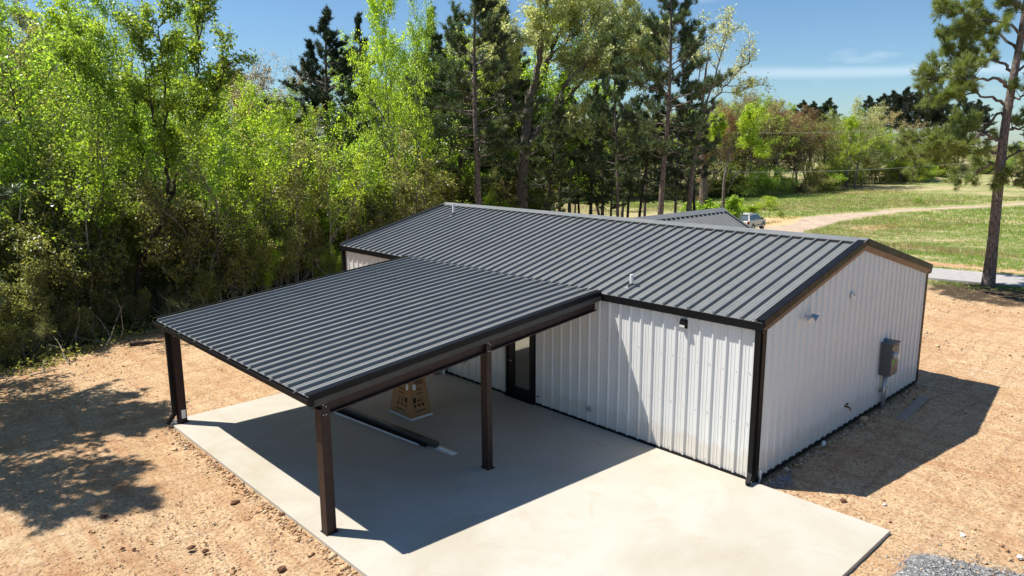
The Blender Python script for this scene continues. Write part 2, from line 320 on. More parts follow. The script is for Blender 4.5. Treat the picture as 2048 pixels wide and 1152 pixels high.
# ------------------------------------------------------------------ ground
def seg_dist(x, y, pts):
    d = np.full(x.shape, 1e9)
    for (ax, ay), (bx, by) in zip(pts[:-1], pts[1:]):
        vx, vy = bx-ax, by-ay; t = np.clip(((x-ax)*vx+(y-ay)*vy)/(vx*vx+vy*vy), 0, 1)
        d = np.minimum(d, np.hypot(x-ax-t*vx, y-ay-t*vy))
    return d
def woods_line(x): return np.where(x < -9.5, 20.3+(x+9.5)*.15, 20.3+.30*(x+9.5))+0.6*np.sin(x*.9)
TRACK = [(40, 24), (52, 27), (60, 29.8), (73, 31.2), (83, 30.5), (94, 28.3), (105, 23.8), (116, 19.5), (150, 4), (200, -20)]
def make_ground():
    xs = np.concatenate([np.linspace(-900, -60, 15)[:-1], np.linspace(-60, -14, 47)[:-1], np.linspace(-14, 34, 193)[:-1], np.linspace(34, 130, 161)[:-1], np.linspace(130, 220, 46)[:-1], np.linspace(220, 1600, 20)])
    ys = np.concatenate([np.linspace(-900, -60, 15)[:-1], np.linspace(-60, -10, 51)[:-1], np.linspace(-10, 30, 161)[:-1], np.linspace(30, 90, 61)[:-1], np.linspace(90, 1200, 20)])
    X, Y = np.meshgrid(xs, ys); rng = np.random.RandomState(3)
    Z = terr(X, Y)+GZ
    near = ((X > -20) & (X < 34) & (Y > -12) & (Y < 32))
    Z = Z+np.where(near, rng.normal(0, .010, X.shape), rng.normal(0, .02, X.shape))
    Z = Z+.035*np.sin(X*.7+1.3)*np.cos(Y*.6)+.03*np.sin(X*.23)*np.sin(Y*.31+.8)
    inb = (X > -8.3) & (X < 10.2) & (Y > -3.6) & (Y < 16.8)
    Z = np.where(inb, GZ+np.where((X > -7.0) & (X < 0) & (Y > -2.2) & (Y < 11.2), -.06, np.where((X > .4) & (Y > .6) & (X < 8.8), -.06, rng.normal(0, .008, X.shape))), Z)
    Z = Z+np.where(X < -60, -.2, 0)*0
    nx, ny = len(xs), len(ys); V = np.stack([X, Y, Z], -1).reshape(-1, 3)
    i = (np.arange(ny-1)[:, None]*nx+np.arange(nx-1)[None]).reshape(-1)
    F = np.stack([i, i+1, i+1+nx, i+nx], -1)
    me = fast_mesh('ground', V, F)
    wl = woods_line(X)
    litter = ss(-1.2, 1.2, Y-wl)*(1-ss(36, 46, X))
    litter = np.maximum(litter, .62*(1-ss(2.0, 5.0, np.hypot((X-26.4)*.8, Y-2.0))))
    road = seg_dist(X, Y, ROADC)
    grass = ss(30.0, 33.5, X+(Y-4.5)*.1)*(1-litter)
    verge = (1-ss(.6, 1.7, np.abs(X-(26.3-(Y-5)*.2))))*.85*(1-ss(8, 12, Y))
    grass = np.maximum(grass, verge)
    grass = np.maximum(grass, .9*(1-ss(.4, 1.2, np.abs(road-2.5)))*(X > 29))
    strip = (1-ss(.8, 2.0, np.abs(road-3.9)))*(X > 30)*(Y < 16)
    grass = grass*(1-.75*strip)
    tr = 1-ss(.75, 1.35, seg_dist(X, Y, TRACK)/(2.3-1.5*ss(68, 96, X)))
    sand = .75*(1-ss(1.5, 3.5, np.abs(seg_dist(X, Y, [(64, 33.5), (72, 35.5)])))) + .55*(1-ss(1, 3, seg_dist(X, Y, [(66, 24), (76, 22)])))
    p0 = (X+.1)*1.0; gr = ss(-.25, .35, -.3-(Y+2.8)*.38-X)*ss(-.3, .5, -(Y+3.0))*.85
    gr = np.maximum(gr, .8*(1-ss(.1, .45, np.hypot((X-.75), Y+.25))))
    for nm, a in (('litter', litter), ('grass', grass), ('track', tr), ('sand', sand), ('gravel', gr)):
        at_ = me.attributes.new(nm, 'FLOAT', 'POINT'); at_.data.foreach_set('value', np.ascontiguousarray(np.clip(a, 0, 1).reshape(-1), dtype=np.float32))
    me.polygons.foreach_set('use_smooth', np.ones(len(me.polygons), bool))
    o = link('ground', me, M['earth']); tag(o, kind='structure')
def fast_mesh(name, V, F, mat=None):
    me = bpy.data.meshes.new(name); V = np.ascontiguousarray(V, np.float32); F = np.ascontiguousarray(F, np.int32); k = F.shape[1]
    me.vertices.add(len(V)); me.vertices.foreach_set('co', V.reshape(-1)); me.loops.add(F.size); me.loops.foreach_set('vertex_index', F.reshape(-1))
    me.polygons.add(len(F)); me.polygons.foreach_set('loop_start', np.arange(0, F.size, k, dtype=np.int32)); me.update(calc_edges=True)
    if mat: me.materials.append(mat)
    return me
ROADC = [(30.6, -12), (29.75, -2), (29.6, 2), (28.95, 6), (28.7, 12), (31, 18), (37, 22.5), (44, 25)]
make_ground()
# asphalt/concrete lane past the building
def ribbon(pts, wd, th, name, mat, **k):
    vs = []; fs = []; P = [Vector((x, y, 0)) for x, y in pts]
    Q = []
    for i in range(len(P)-1):
        for t in range(6): 
            p0 = P[max(i-1, 0)]; p1 = P[i]; p2 = P[i+1]; p3 = P[min(i+2, len(P)-1)]; u = t/6
            Q.append(.5*((2*p1)+(p2-p0)*u+(2*p0-5*p1+4*p2-p3)*u*u+(3*p1-p0-3*p2+p3)*u**3))
    Q.append(P[-1])
    for i, p in enumerate(Q):
        d = (Q[min(i+1, len(Q)-1)]-Q[max(i-1, 0)]).normalized(); n = Vector((d.y, -d.x, 0))*wd/2
        for s_, z in ((-1, th), (1, th), (1, -.15), (-1, -.15)):
            q = p+n*s_; vs.append((q.x, q.y, gz(q.x, q.y)+z))
    for i in range(len(Q)-1):
        a = i*4; b = a+4
        for j in range(4): fs.append((a+j, a+(j+1) % 4, b+(j+1) % 4, b+j))
    mb = MB(); mb.add(vs, fs); return mb.build(name, mat, None, **k)
road_m = paint('pale_road_surface', (.37, .35, .34), .9, .1, 0, .2, 2.5, .003)
ribbon(ROADC, 3.5, .07, 'road', road_m, kind='structure')

# slab
sb = MB().box(-7.42, 0.0, -2.63, 11.76, -.16, 0); s_o = sb.build('concrete_slab', M['concrete']); tag(s_o, kind='structure'); bevel(s_o, .012, 2)

# ------------------------------------------------------------------ ribbed steel panels
PW = .9144
def profile(w_, off=0.0, major=.032, inv=1):
    hb = .033 if major > .04 else .038
    pts = [(0, 0)]
    k = .1524-off
    c = k-.3048
    while c < w_+.3:
        for dx, h in ((-hb, 0), (-.017, major), (.017, major), (hb, 0)): pts.append((c+dx, h))
        for mdx in (.112, .193):
            for dx, h in ((-.012, 0), (-.006, .006), (.006, .006), (.012, 0)): pts.append((c+mdx+dx, h))
        c += .3048
    pts = sorted(set(pts)); pp = [p for p in pts if 0 <= p[0] <= w_]
    xs = [p[0] for p in pts]; hs = [p[1] for p in pts]
    if pp[-1][0] < w_: pp.append((w_, float(np.interp(w_, xs, hs))))
    return pp
def panel_mesh(name, w_, O, U, V, Nn, l0, l1, off=0, gap=.0012):
    major = .060 if name == 'roof_panel' else .037
    """profile across U, sheet runs along V from l0(u) to l1(u), ribs rise along Nn"""
    pr = profile(w_, off, major); n = len(pr); O = Vector(O); U = Vector(U); V = Vector(V); Nn = Vector(Nn)
    f0 = l0 if callable(l0) else (lambda u: l0); f1 = l1 if callable(l1) else (lambda u: l1)
    vs = []
    for lf in (f0, f1):
        for u, h in pr:
            uu = min(max(u, gap), w_-gap)
            vs.append(O+U*uu+V*lf(uu)+Nn*h)
        for u, h in pr:
            uu = min(max(u, gap), w_-gap); vs.append(O+U*uu+V*lf(uu)-Nn*.006)
    fs = []
    for i in range(n-1):
        fs.append((i, i+1, 2*n+i+1, 2*n+i)); fs.append((n+i+1, n+i, 3*n+i, 3*n+i+1))
        fs.append((i+1, i, n+i, n+i+1)); fs.append((2*n+i, 2*n+i+1, 3*n+i+1, 3*n+i))
    fs.append((0, 2*n, 3*n, n)); fs.append((n-1, 2*n-1, 4*n-1, 3*n-1))
    if U.cross(V).dot(Nn) < 0: fs = [f[::-1] for f in fs]
    mb = MB(); mb.add(vs, fs); return mb.mesh(name)
def panel_row(name, total, O, U, V, Nn, l0, l1, mat, parent, step=PW, shared=False, jitter=0, off=0):
    U = Vector(U); O = Vector(O); k = 0; u = 0; out_ = []; cache = None
    rr = random.Random(int(total*100))
    while u < total-.01:
        w_ = min(step, total-u)
        g0 = (lambda q, u=u: l0(q+u)) if callable(l0) else l0
        g1 = (lambda q, u=u: l1(q+u)) if callable(l1) else l1
        if shared and cache and abs(w_-step) < 1e-6: me = cache
        else:
            me = panel_mesh(name, w_, (0, 0, 0), U, V, Nn, g0, g1, off)
            if shared and cache is None: cache = me
        o = link(name, me, mat, parent); o.location = O+U*u+Vector(Nn)*(rr.uniform(-1, 1)*jitter)
        out_.append(o); u += step
    return out_

# ------------------------------------------------------------------ the building
W, L, H, RG = 9.14, 15.64, 3.31, 4.43
b = empty('metal_building', (0, 0, 0), label='white ribbed steel building with a charcoal metal gable roof on the dirt lot', cat='building')
sl_ = (RG-H)/(W/2)
MB().box(.06, W-.06, .06, L-.06, -.25, H-.12).build('wall_core', M['wall'], b)
MB().box(.02, W-.02, .02, L-.02, -.25, .0).build('foundation', M['concrete'], b)
# front wall (faces -x): ribs rise toward -x
DY0, DY1 = 6.22, 7.36
panel_row('wall_panel', DY0, (0, 0, 0), (0, 1, 0), (0, 0, 1), (-1, 0, 0), .05, H-.05, M['wall'], b, shared=True)
panel_row('wall_panel', DY1-DY0, (0, DY0, 0), (0, 1, 0), (0, 0, 1), (-1, 0, 0), 2.2, H-.05, M['wall'], b, off=DY0 % .3048, step=2)
panel_row('wall_panel', L-DY1, (0, DY1, 0), (0, 1, 0), (0, 0, 1), (-1, 0, 0), .05, H-.05, M['wall'], b, shared=True, off=DY1 % .3048)
panel_row('wall_panel', L, (W, 0, 0), (0, 1, 0), (0, 0, 1), (1, 0, 0), .05, H-.05, M['wall'], b, shared=True)
top = lambda u: H-.06+sl_*(u if u < W/2 else W-u)
def split_row(*a): pass
panel_row('wall_panel', W, (0, 0, 0), (1, 0, 0), (0, 0, 1), (0, -1, 0), .05, top, M['wall'], b)
panel_row('wall_panel', W, (0, L, 0), (1, 0, 0), (0, 0, 1), (0, 1, 0), .05, top, M['wall'], b)
# roof
OV, OG = .13, .06
cs = 1/math.hypot(1, sl_); sn = sl_*cs; ln = (W/2+OV)/cs
zr = H+.045
for sgn, x0 in ((1, -OV), (-1, W+OV)):
    V = (sgn*cs, 0, sn); Nn = (-sgn*sn, 0, cs)
    panel_row('roof_panel', L+2*OG, (x0, -OG, zr-OV*sl_), (0, 1, 0), V, Nn, 0, ln-.02, M['roof'], b, shared=True, jitter=.001)
# roof deck below the sheets
for sgn, x0 in ((1, -OV+.03), (-1, W+OV-.03)):
    a = Vector((x0, 0, zr-OV*sl_-.07)); e = Vector((W/2, 0, zr+sl_*W/2-.065))
    MB().hexa([(a.x, .0, a.z-.05), (e.x, .0, e.z-.05), (e.x, L, e.z-.05), (a.x, L, a.z-.05), (a.x, .0, a.z+.04), (e.x, .0, e.z+.04), (e.x, L, e.z+.04), (a.x, L, a.z+.04)]).build('roof_deck', M['trim'], b)
# ridge cap: two leaves with a small roll, closure notches beneath
zt = zr+sl_*W/2
rc = MB()
for sgn in (1, -1):
    p = [(W/2-sgn*.0, zt+.070), (W/2-sgn*.27, zt+.066-.27*sl_), (W/2-sgn*.27, zt+.061-.27*sl_), (W/2, zt+.063)]
    rc.prism([(q[0], q[1]) for q in p], (0, -OG-.05, 0), (1, 0, 0), (0, 0, 1), (0, 1, 0), L+2*OG+.1)
rc.build('ridge_cap', M['roof'], b)
cl_ = MB()
for k in range(int(L/.3048)+1):
    y = -OG+.1524+k*.3048+.04
    for sgn in (1, -1):
        x = W/2-sgn*.262; z = zt-.262*sl_
        if y+.22 < L+OG: cl_.box(x-.016, x+.010, y, y+.225, z-.01, z+.058)
cl_.build('ridge_closure', M['rubber'], b, kind='stuff')
# eave trims / gutter-like fascia
for x0, s_ in ((-OV-.012, 1), (W+OV+.012, -1)):
    ze = zr-OV*sl_
    pr = [(0, -.012), (0, -.15), (s_*.02, -.17), (s_*(OV+.01), -.17), (s_*(OV+.01), -.155), (s_*.03, -.15), (s_*.03, -.012)]
    MB().prism(pr, (x0, -OG-.03, ze), (1, 0, 0), (0, 0, 1), (0, 1, 0), L+2*OG+.06).build('eave_trim', M['trim'], b)
# rake trims on both gable ends (each slope its own piece): cap, fascia, tilted soffit with ground bounce painted brown
def rake(y0, dy):
    for sgn in (1, -1):
        xa = W/2-sgn*(W/2+OV); A = Vector((xa, y0, zr-OV*sl_)); B = Vector((W/2, y0, zt))
        d = (B-A); ln_ = d.length; d.normalize(); n = Vector((-sgn*sn, 0, cs)); yv = Vector((0, dy, 0))
        cap = [(-.14, .066), (.035, .066), (.045, .055), (.045, -.085), (.03, -.095), (.03, .05), (-.14, .061)]
        MB().prism(cap, A, yv, n, d, ln_+.01).build('rake_trim', M['trim'], b)
        lo = [(.03, -.085), (.022, -.15), (-.005, -.215), (-.062, -.215), (-.062, -.2), (-.015, -.2), (.01, -.15), (.018, -.085)]
        MB().prism(lo, A, yv, n, d, ln_-.0).build('rake_soffit', M['bronze_bounce'], b)
rake(-OG, -1); rake(L+OG, 1)
# corner trims, base trim
def corner(x, y, sx, sy, bronze_bounce=True):
    MB().box(min(x+sx*.045, x-sx*.10), max(x+sx*.045, x-sx*.10), min(y+sy*.042, y+sy*.034), max(y+sy*.042, y+sy*.034), .02, H-.1).build('corner_trim', M['trim'], b)
    MB().box(min(x+sx*.045, x+sx*.037), max(x+sx*.045, x+sx*.037), min(y+sy*.034, y-sy*.10), max(y+sy*.034, y-sy*.10), .02, H-.1).build('corner_trim', M['trim'], b)
corner(0, 0, -1, -1); corner(W, 0, 1, -1); corner(0, L, -1, 1); corner(W, L, 1, 1)
for a in ((-.042, -.0, -.03, L, 0), (W, W+.042, 0, L, 0), (0, W, -.042, 0, 0), (0, W, L, L+.042, 0)):
    MB().box(a[0], a[1], a[2], a[3], -.02, .052).build('base_trim', M['trim'], b)
# screws down the sheets
def screws(parent, name, pts, r, nrm, mat):
    mb = MB(); nrm = Vector(nrm); t1 = nrm.cross(Vector((.3, .5, .81))).normalized(); t2 = nrm.cross(t1)
    for p in pts:
        p = Vector(p); mb.add([p+t1*r, p+t2*r, p-t1*r, p-t2*r, p+nrm*r*.9], [(0, 1, 4), (1, 2, 4), (2, 3, 4), (3, 0, 4)])
    mb.build(name, mat, parent, kind='stuff')
pts = []
for k in range(51):
    y = .1524+k*.3048+.05
    for z in (.10, 1.15, 2.2, 3.1):
        if y < L: pts.append((-.002, y, z)); pts.append((-.002, y+.02, z+.03)) if k % 3 == 0 else None
screws(b, 'wall_screws', pts, .011, (-1, 0, 0), M['greybox'])
pts = []
for k in range(30):
    x = .1524+k*.3048+.05
    for z in (.10, 1.15, 2.2, 3.1):
        if x < W: pts.append((x, -.002, z))
screws(b, 'wall_screws', pts, .011, (0, -1, 0), M['greybox'])
pts = []
for k in range(52):
    y = -OG+.1524+k*.3048+.05
    for t in (.1, 1.2, 2.3, 3.4, 4.4):
        pts.append((-OV+cs*t, y, zr-OV*sl_+sn*t+.002))
screws(b, 'roof_screws', pts, .014, (-sn, 0, cs), M['trim'])

# glass door in the front wall under the carport
d = MB()
y0, y1 = 6.24, 7.34
for a in ((y0, y0+.07, 0, 2.2), (y1-.07, y1, 0, 2.2), (y0+.07, y1-.07, 2.12, 2.2)): d.box(-.06, .055, *a)
door = d.build('door', M['trim'], b, label='black steel door with a tall glass pane')
lf = MB()
for a in ((y0+.075, y0+.20, .01, 2.115), (y1-.20-.13, y1-.075, .01, 2.115), (y0+.20, y1-.33, .01, .32), (y0+.20, y1-.33, 1.98, 2.115)): lf.box(-.035, .02, *a)
lf.build('door_leaf', M['trim'], door)
MB().box(-.016, -.006, y0+.20, y1-.33, .32, 1.98).build('door_glass', M['door_glass'], door)
MB().tube([(-.035, y1-.16, 1.02), (-.085, y1-.16, 1.02), (-.085, y1-.28, 1.02)], .01, 8).build('handle', M['galv'], door)
MB().box(-.11, .0, y0, y1, -.02, .022).build('threshold', M['trim'], door)
# fittings on the walls
def wall_light(y, z):
    t = MB(); t.hexa([(-.13, y-.085, z-.07), (-.035, y-.085, z-.10), (-.035, y+.085, z-.10), (-.13, y+.085, z-.07), (-.10, y-.075, z+.09), (-.035, y-.085, z+.10), (-.035, y+.085, z+.10), (-.10, y+.075, z+.09)])
    o = t.build('wall_light', M['trim'], None, label='small black wall light under the eave of the white front wall', cat='wall light'); bevel(o, .008)
    MB().box(-.136, -.128, y-.062, y+.062, z-.062, z-.012).build('lens', M['lens'], o)
wall_light(1.75, 2.98)
def outlet(x, y, z, s=.075, mat='greybox', label='', lid=True):
    o = MB().box(x-.05, x, y-s, y+s, z-s*.9, z+s*.9).build('outlet_box', M[mat], None, label=label, cat='electrical outlet'); bevel(o, .012)
    MB().box(x-.062, x-.05, y-s*.75, y+s*.75, z-s*.65, z+s*.65).build('cover', M[mat], o)
outlet(-.012, 4.39, .38, .07, 'galv', 'square grey outlet box low on the front wall beside the carport shade')
outlet(-.012, 7.95, .45, .06, 'pvc', 'small white outlet box on the wall behind the middle post')
def tap(p, n, label, mat='bronze_bounce', k=1.0):
    n = Vector(n); p = Vector(p); t_ = empty('hose_tap', p, label=label, cat='hose tap')
    sd = n.cross(Vector((0, 0, 1)))
    MB().tube([(0, 0, 0), n*.07*k, n*.10*k-Vector((0, 0, .015)), n*.11*k-Vector((0, 0, .055*k))], [.018*k, .018*k, .016*k, .014*k], 8).build('spout', M[mat], t_)
    o = MB().tube([n*.05*k, n*.05*k+Vector((0, 0, .05*k))], .008, 6); o.tube([n*.05*k+Vector((0, 0, .05*k))-sd*.04*k, n*.05*k+Vector((0, 0, .05*k))+sd*.04*k], .014*k, 6); o.build('handle', M['trim'], t_)
tap((-.01, 9.0, .60), (-1, 0, 0), 'dark hose tap on the shaded wall left of the middle post', 'bronze_bounce', 1.3)
tap((4.19, -.01, .53), (0, -1, 0), 'brass hose tap low on the gable wall', 'bronze_bounce', 1.4)
MB().tube([(0, 6.02, .20), (-.09, 6.0, .15)], .022, 8).build('pipe_stub', M['pvc'], None, label='short white plastic pipe stub at the foot of the wall right of the door', cat='pipe')
MB().tube([(0, 6.13, .24), (-.05, 6.13, .24)], .02, 8).build('pipe_stub', M['rubber'], None, label='black pipe stub beside the door above the white stub', cat='pipe')
MB().tube([(.16, -.03, -.09), (.16, -.06, .06), (.13, -.06, .24)], .02, 8).build('drain_pipe', M['pvc'], None, label='thin white plastic pipe rising from the ground at the near building corner', cat='pipe')
# flood light in protective film on the gable
fl = empty('flood_light', (1.74, -.035, 3.12), label='twin-head flood light wrapped in blue film on the gable wall', cat='flood light')
MB().tube([(0, .01, 0), (0, -.05, 0)], .06, 12).build('mount', M['pvc'], fl)
for s_ in (-1, 1):
    MB().tube([(s_*.04, -.05, 0), (s_*.12, -.10, .01)], .014, 6).build('arm', M['pvc'], fl)
    MB().tube([(s_*.11, -.07, .045), (s_*.15, -.19, -.01)], [.04, .075], 10).build('lamp_head', M['blue'] if s_ > 0 else M['lens'], fl)
MB().box(-.16, .16, -.13, -.11, .03, .07).build('film', M['blue'], fl)
rv = empty('round_vent', (4.11, -.03, 3.25), label='small round white vent cover high on the gable wall', cat='vent')
MB().tube([(0, .0, 0), (0, -.045, 0)], [.10, .085], 16).build('cover', M['pvc'], rv)
MB().tube([(0, -.045, .02), (0, -.06, .02)], .045, 12).build('cap', M['galv'], rv)
# meter box
mt = empty('meter_box', (6.42, -.03, 0), label='tall grey electric meter panel mounted on the gable wall', cat='electric meter')
bx = MB().box(-.25, .25, -.26, 0, .86, 1.70).build('cabinet', M['greybox'], mt); bevel(bx, .01)
MB().box(-.265, .265, -.30, 0, 1.70, 1.725).build('cabinet_hood', M['greybox'], mt)
MB().box(-.235, -.01, -.275, -.26, .90, 1.66).build('cover', M['greybox'], mt); MB().box(.01, .235, -.275, -.26, .90, 1.66).build('cover', M['greybox'], mt)
MB().tube([(-.10, -.26, 1.42), (-.10, -.30, 1.42)], .10, 18).build('meter_ring', M['galv'], mt)
MB().tube([(-.10, -.30, 1.42), (-.10, -.40, 1.42)], [.088, .08], 18).build('meter_glass', M['lens'], mt)
MB().box(-.17, -.06, -.281, -.276, 1.18, 1.28).build('sticker', M['green'], mt)
cd_ = MB().tube([(-.10, -.10, -.12), (-.10, -.10, .87)], .038, 10); cd_.build('conduit', M['galv'], mt, smooth=True)
MB().tube([(.05, -.10, -.12), (.05, -.10, .87)], .022, 8).build('conduit', M['galv'], mt, smooth=True)
MB().box(-.26, .22, -.085, -.05, .42, .46).build('strut', M['greybox'], mt)
MB().box(-.02, .10, -.06, 0, 1.725, 1.78).build('film', M['blue'], mt)
# downspout at the near corner
def downspout(parent, x, y, top_, dirx, diry, mat, kick=.22, w_=.09, d_=.07):
    o = MB()
    o.box(x-w_/2, x+w_/2, y-d_/2, y+d_/2, .17, top_)
    a = Vector((x, y, .19)); e = Vector((x+dirx*kick, y+diry*kick, .05))
    o.bar(a, e, w_, d_)
    return o.build('downspout', mat, parent)
ds = downspout(b, -.085, .035, H-.12, -1, -.3, M['trim'], .20, .09, .10)
downspout(b, -.085, L-.04, H-.12, -1, 0, M['trim'], .2)
# vent pipes on the roof
def vent(x, y, label, h=.30, r=.045):
    z = zr+sl_*(x if x < W/2 else W-x); v = empty('vent_pipe', (x, y, z), label=label, cat='vent pipe')
    MB().tube([(0, 0, -.03), (0, 0, h)], r, 14).build('pipe', M['pvc'], v, smooth=False)
    MB().tube([(0, 0, .0), (0, 0, .04), (0, 0, .09)], [r*2.0, r*1.7, r*1.12], 14).build('boot', M['rubber'], v)
    f = MB().hexa([(-.13, -.12, -.012-.13*sl_), (.13, -.12, -.012+.13*sl_), (.13, .12, -.012+.13*sl_), (-.13, .12, -.012-.13*sl_), (-.13, -.12, .012-.13*sl_), (.13, -.12, .012+.13*sl_), (.13, .12, .012+.13*sl_), (-.13, .12, .012-.13*sl_)])
    f.build('flashing', M['galv'], v)
vp = pix(1250, 577, 0, .35)
vent(.42, 3.52, 'white vent pipe near the lower edge of the main roof beside the carport')
vent(3.55, 14.0, 'white vent pipe near the ridge at the far end of the roof', .42)
# rear porch gable (ridge runs away from the main roof)
pg = empty('rear_porch', (W, 9.4, 0), label='charcoal gabled porch roof on the far side of the main building', cat='porch')
PZ, PX, PWd = 4.05, 14.0, 2.6
sl_main, sl_ = sl_, .53
xs0 = 6.2
csy = 1/math.hypot(1, sl_); sny = sl_*csy
for sgn in (-1, 1):
    Vv = (0, -sgn*csy, sny); Nn = (0, sgn*sny, csy)
    Oy = 9.4+sgn*PWd
    lo_ = lambda u: 0
    for k, o in enumerate(panel_row('roof_panel', PX-xs0, (xs0, Oy, PZ-sl_*PWd), (1, 0, 0), Vv, Nn, 0, PWd/csy-.01, M['roof'], None, shared=True)):
        o.location = Vector(o.location)-Vector((W, 9.4, 0)); o.parent = pg
g = MB()
for sgn in (1, -1):
    g.prism([(0, .075), (sgn*.25, .072-.25*sl_), (sgn*.25, .062-.25*sl_), (0, .066)], (xs0-W, 0, PZ), (0, 1, 0), (0, 0, 1), (1, 0, 0), PX-xs0+.08)
g.build('ridge_cap', M['galv'] if False else M['roof'], pg)
for sgn in (1, -1):
    A = Vector((PX-W, sgn*PWd, PZ-sl_*PWd)); B = Vector((PX-W, 0, PZ)); dd = (B-A).normalized()
    MB().prism([(-.10, .045), (.05, .045), (.05, -.16), (.035, -.16), (.035, .033), (-.10, .033)], A, (1, 0, 0), (0, sgn*sny, csy), dd, (B-A).length).build('rake_trim', M['trim'], pg)
    MB().box(.1, PX-W, sgn*PWd-.05, sgn*PWd+.05, PZ-sl_*PWd-.2, PZ-sl_*PWd-.02).build('eave_beam', M['trim'], pg)
    MB().box(PX-W-.3, PX-W-.12, sgn*(PWd-.2)-.09, sgn*(PWd-.2)+.09, -.3, PZ-sl_*PWd-.05).build('post', M['primer'], pg)
MB().hexa([(PX-W-.15, -PWd, PZ-sl_*PWd-.1), (PX-W-.1, -PWd, PZ-sl_*PWd-.1), (PX-W-.1, PWd, PZ-sl_*PWd-.1), (PX-W-.15, PWd, PZ-sl_*PWd-.1), (PX-W-.15, -.01, PZ-.05), (PX-W-.1, -.01, PZ-.05), (PX-W-.1, .01, PZ-.05), (PX-W-.15, .01, PZ-.05)]).build('gable_wall', M['wall'], pg)
sl_ = sl_main

# ------------------------------------------------------------------ the carport
CX, CZ, CY0, CY1 = -7.52, 2.62, 3.98, 11.62
cp = empty('carport', (-3.7, 7.8, 0), label='open carport with a low charcoal ribbed roof on dark steel posts', cat='carport')
def cpb(mb, name, mat, **k):
    o = mb.build(name, mat, None, **k); o.parent = cp; o.matrix_parent_inverse = Matrix.Translation((3.7, -7.8, 0)); return o
zc1 = zr-OV*sl_+.012; cs2 = (zc1-CZ)/(-OV-CX); c2 = 1/math.hypot(1, cs2); s2 = cs2*c2
for o in panel_row('roof_panel', CY1-CY0, (CX, CY0, CZ), (0, 1, 0), (c2, 0, s2), (-s2, 0, c2), 0, (-OV-CX+.05)/c2, M['roof'], None, shared=True, jitter=.001):
    o.parent = cp; o.matrix_parent_inverse = Matrix.Translation((3.7, -7.8, 0))
MB2 = MB().prism([(0, -.014), (0, -.03), (-OV-CX, -.03+(-OV-CX)*cs2), (-OV-CX, -.014+(-OV-CX)*cs2)], (CX+.02, CY0+.02, CZ), (1, 0, 0), (0, 0, 1), (0, 1, 0), CY1-CY0-.04)
cpb(MB2, 'roof_deck', M['galv'])
# small turned-up closure where the two roofs meet
tr_ = MB()
k = 0
while .1524+k*.3048 < CY1-CY0:
    y = CY0+.1524+k*.3048
    if k % 1 == 0: tr_.box(-OV-.05, -OV+.03, y+.03, y+.27, zc1+.006, zc1+.02)
    k += 1
cpb(tr_, 'transition_flashing', M['roof'])
# rake trims on near and far edge
def cedge(y, s_, near=True):
    A = Vector((CX-.02, y, CZ)); B = Vector((-OV-.02, y, zc1)); dd = (B-A); ll = dd.length; dd.normalize(); n = Vector((-s2, 0, c2)); yv = Vector((0, s_, 0))
    up_ = [(-.05, .066), (.02, .066), (.045, .05), (.045, -.055), (.035, -.06), (.03, .0), (-.05, .06)]
    lo_ = [(.045, -.055), (.036, -.165), (.012, -.185), (-.01, -.185), (-.01, -.175), (.022, -.158), (.03, -.055)]  # lower strip: its grey is ground bounce painted into the black trim
    for pr, mt_, nm in ((up_, 'trim', 'rake_trim'), (lo_, 'fascia', 'rake_fascia')):
        cpb(MB().prism(pr, A, yv, n, dd, ll), nm, M[mt_])
cedge(CY0, -1); cedge(CY1, 1)
# outer gutter
gp = [(0, -.02), (-.10, -.02), (-.115, -.01), (-.12, -.03), (-.11, -.10), (-.08, -.13), (0, -.13), (0, -.118), (-.075, -.118), (-.10, -.09), (-.105, -.035), (0, -.035)]
gutter = MB().prism([(-.11, .0), (-.12, -.012), (-.108, -.10), (-.08, -.125), (0, -.125), (0, -.113), (-.072, -.113), (-.098, -.093), (-.108, -.012), (-.102, 0)][::1], (CX+.055, CY0-.05, CZ-.012), (1, 0, 0), (0, 0, 1), (0, 1, 0), CY1-CY0+.1)
cpb(gutter, 'gutter', M['trim'])
for y in (CY0-.052, CY1+.048): cpb(MB().box(CX-.06, CX+.055, y, y+.006, CZ-.13, CZ-.014), 'gutter_end', M['trim'])
st = MB(); y = CY0+.5
while y < CY1: st.bar((CX-.055, y, CZ-.016), (CX+.05, y, CZ-.012), .02, .006); y += .9144
cpb(st, 'gutter_strap', M['galv'])
# beams: C sections, open toward the outside
def cee(A, B, hgt_, fl_, out_, mat, name='beam', th=.012):
    A = Vector(A); B = Vector(B); dd = (B-A).normalized(); o_ = Vector(out_); up_ = Vector((0, 0, 1))
    pr = [(0, 0), (fl_, 0), (fl_, -.025), (fl_-th, -.025), (fl_-th, -th), (th, -th), (th, -hgt_+th), (fl_-th, -hgt_+th), (fl_-th, -hgt_+.025), (fl_, -hgt_+.025), (fl_, -hgt_), (0, -hgt_)]
    return cpb(MB().prism(pr, A, o_, up_, dd, (B-A).length), name, mat)
zb = lambda x: CZ+(x-CX)*cs2-.035
PY0, PY1, PXo, PXm = 4.20, 11.46, -7.18, -3.44
cee((PXo+.105, PY0+.02, zb(PXo)-.10), (-.06, PY0+.02, zb(-.06)-.10), .33, .075, (0, -1, 0), M['primer'])
cee((PXo-.1, PY1, zb(PXo)-.06), (-.06, PY1, zb(-.06)-.06), .25, .10, (0, 1, 0), M['primer'])
cee((PXo-.10, CY0+.03, zb(PXo)-.05), (PXo-.10, CY1-.03, zb(PXo)-.05), .22, .09, (-1, 0, 0), M['primer'])
for x_, z_ in ((PXo+.14, .22), (PXo+.14, .44), (PXm+.12, .44)):
    cpb(MB().tube([(x_, PY0+.022, zb(x_)-z_), (x_, PY0-.0, zb(x_)-z_)], .014, 6), 'bolt', M['galv'])
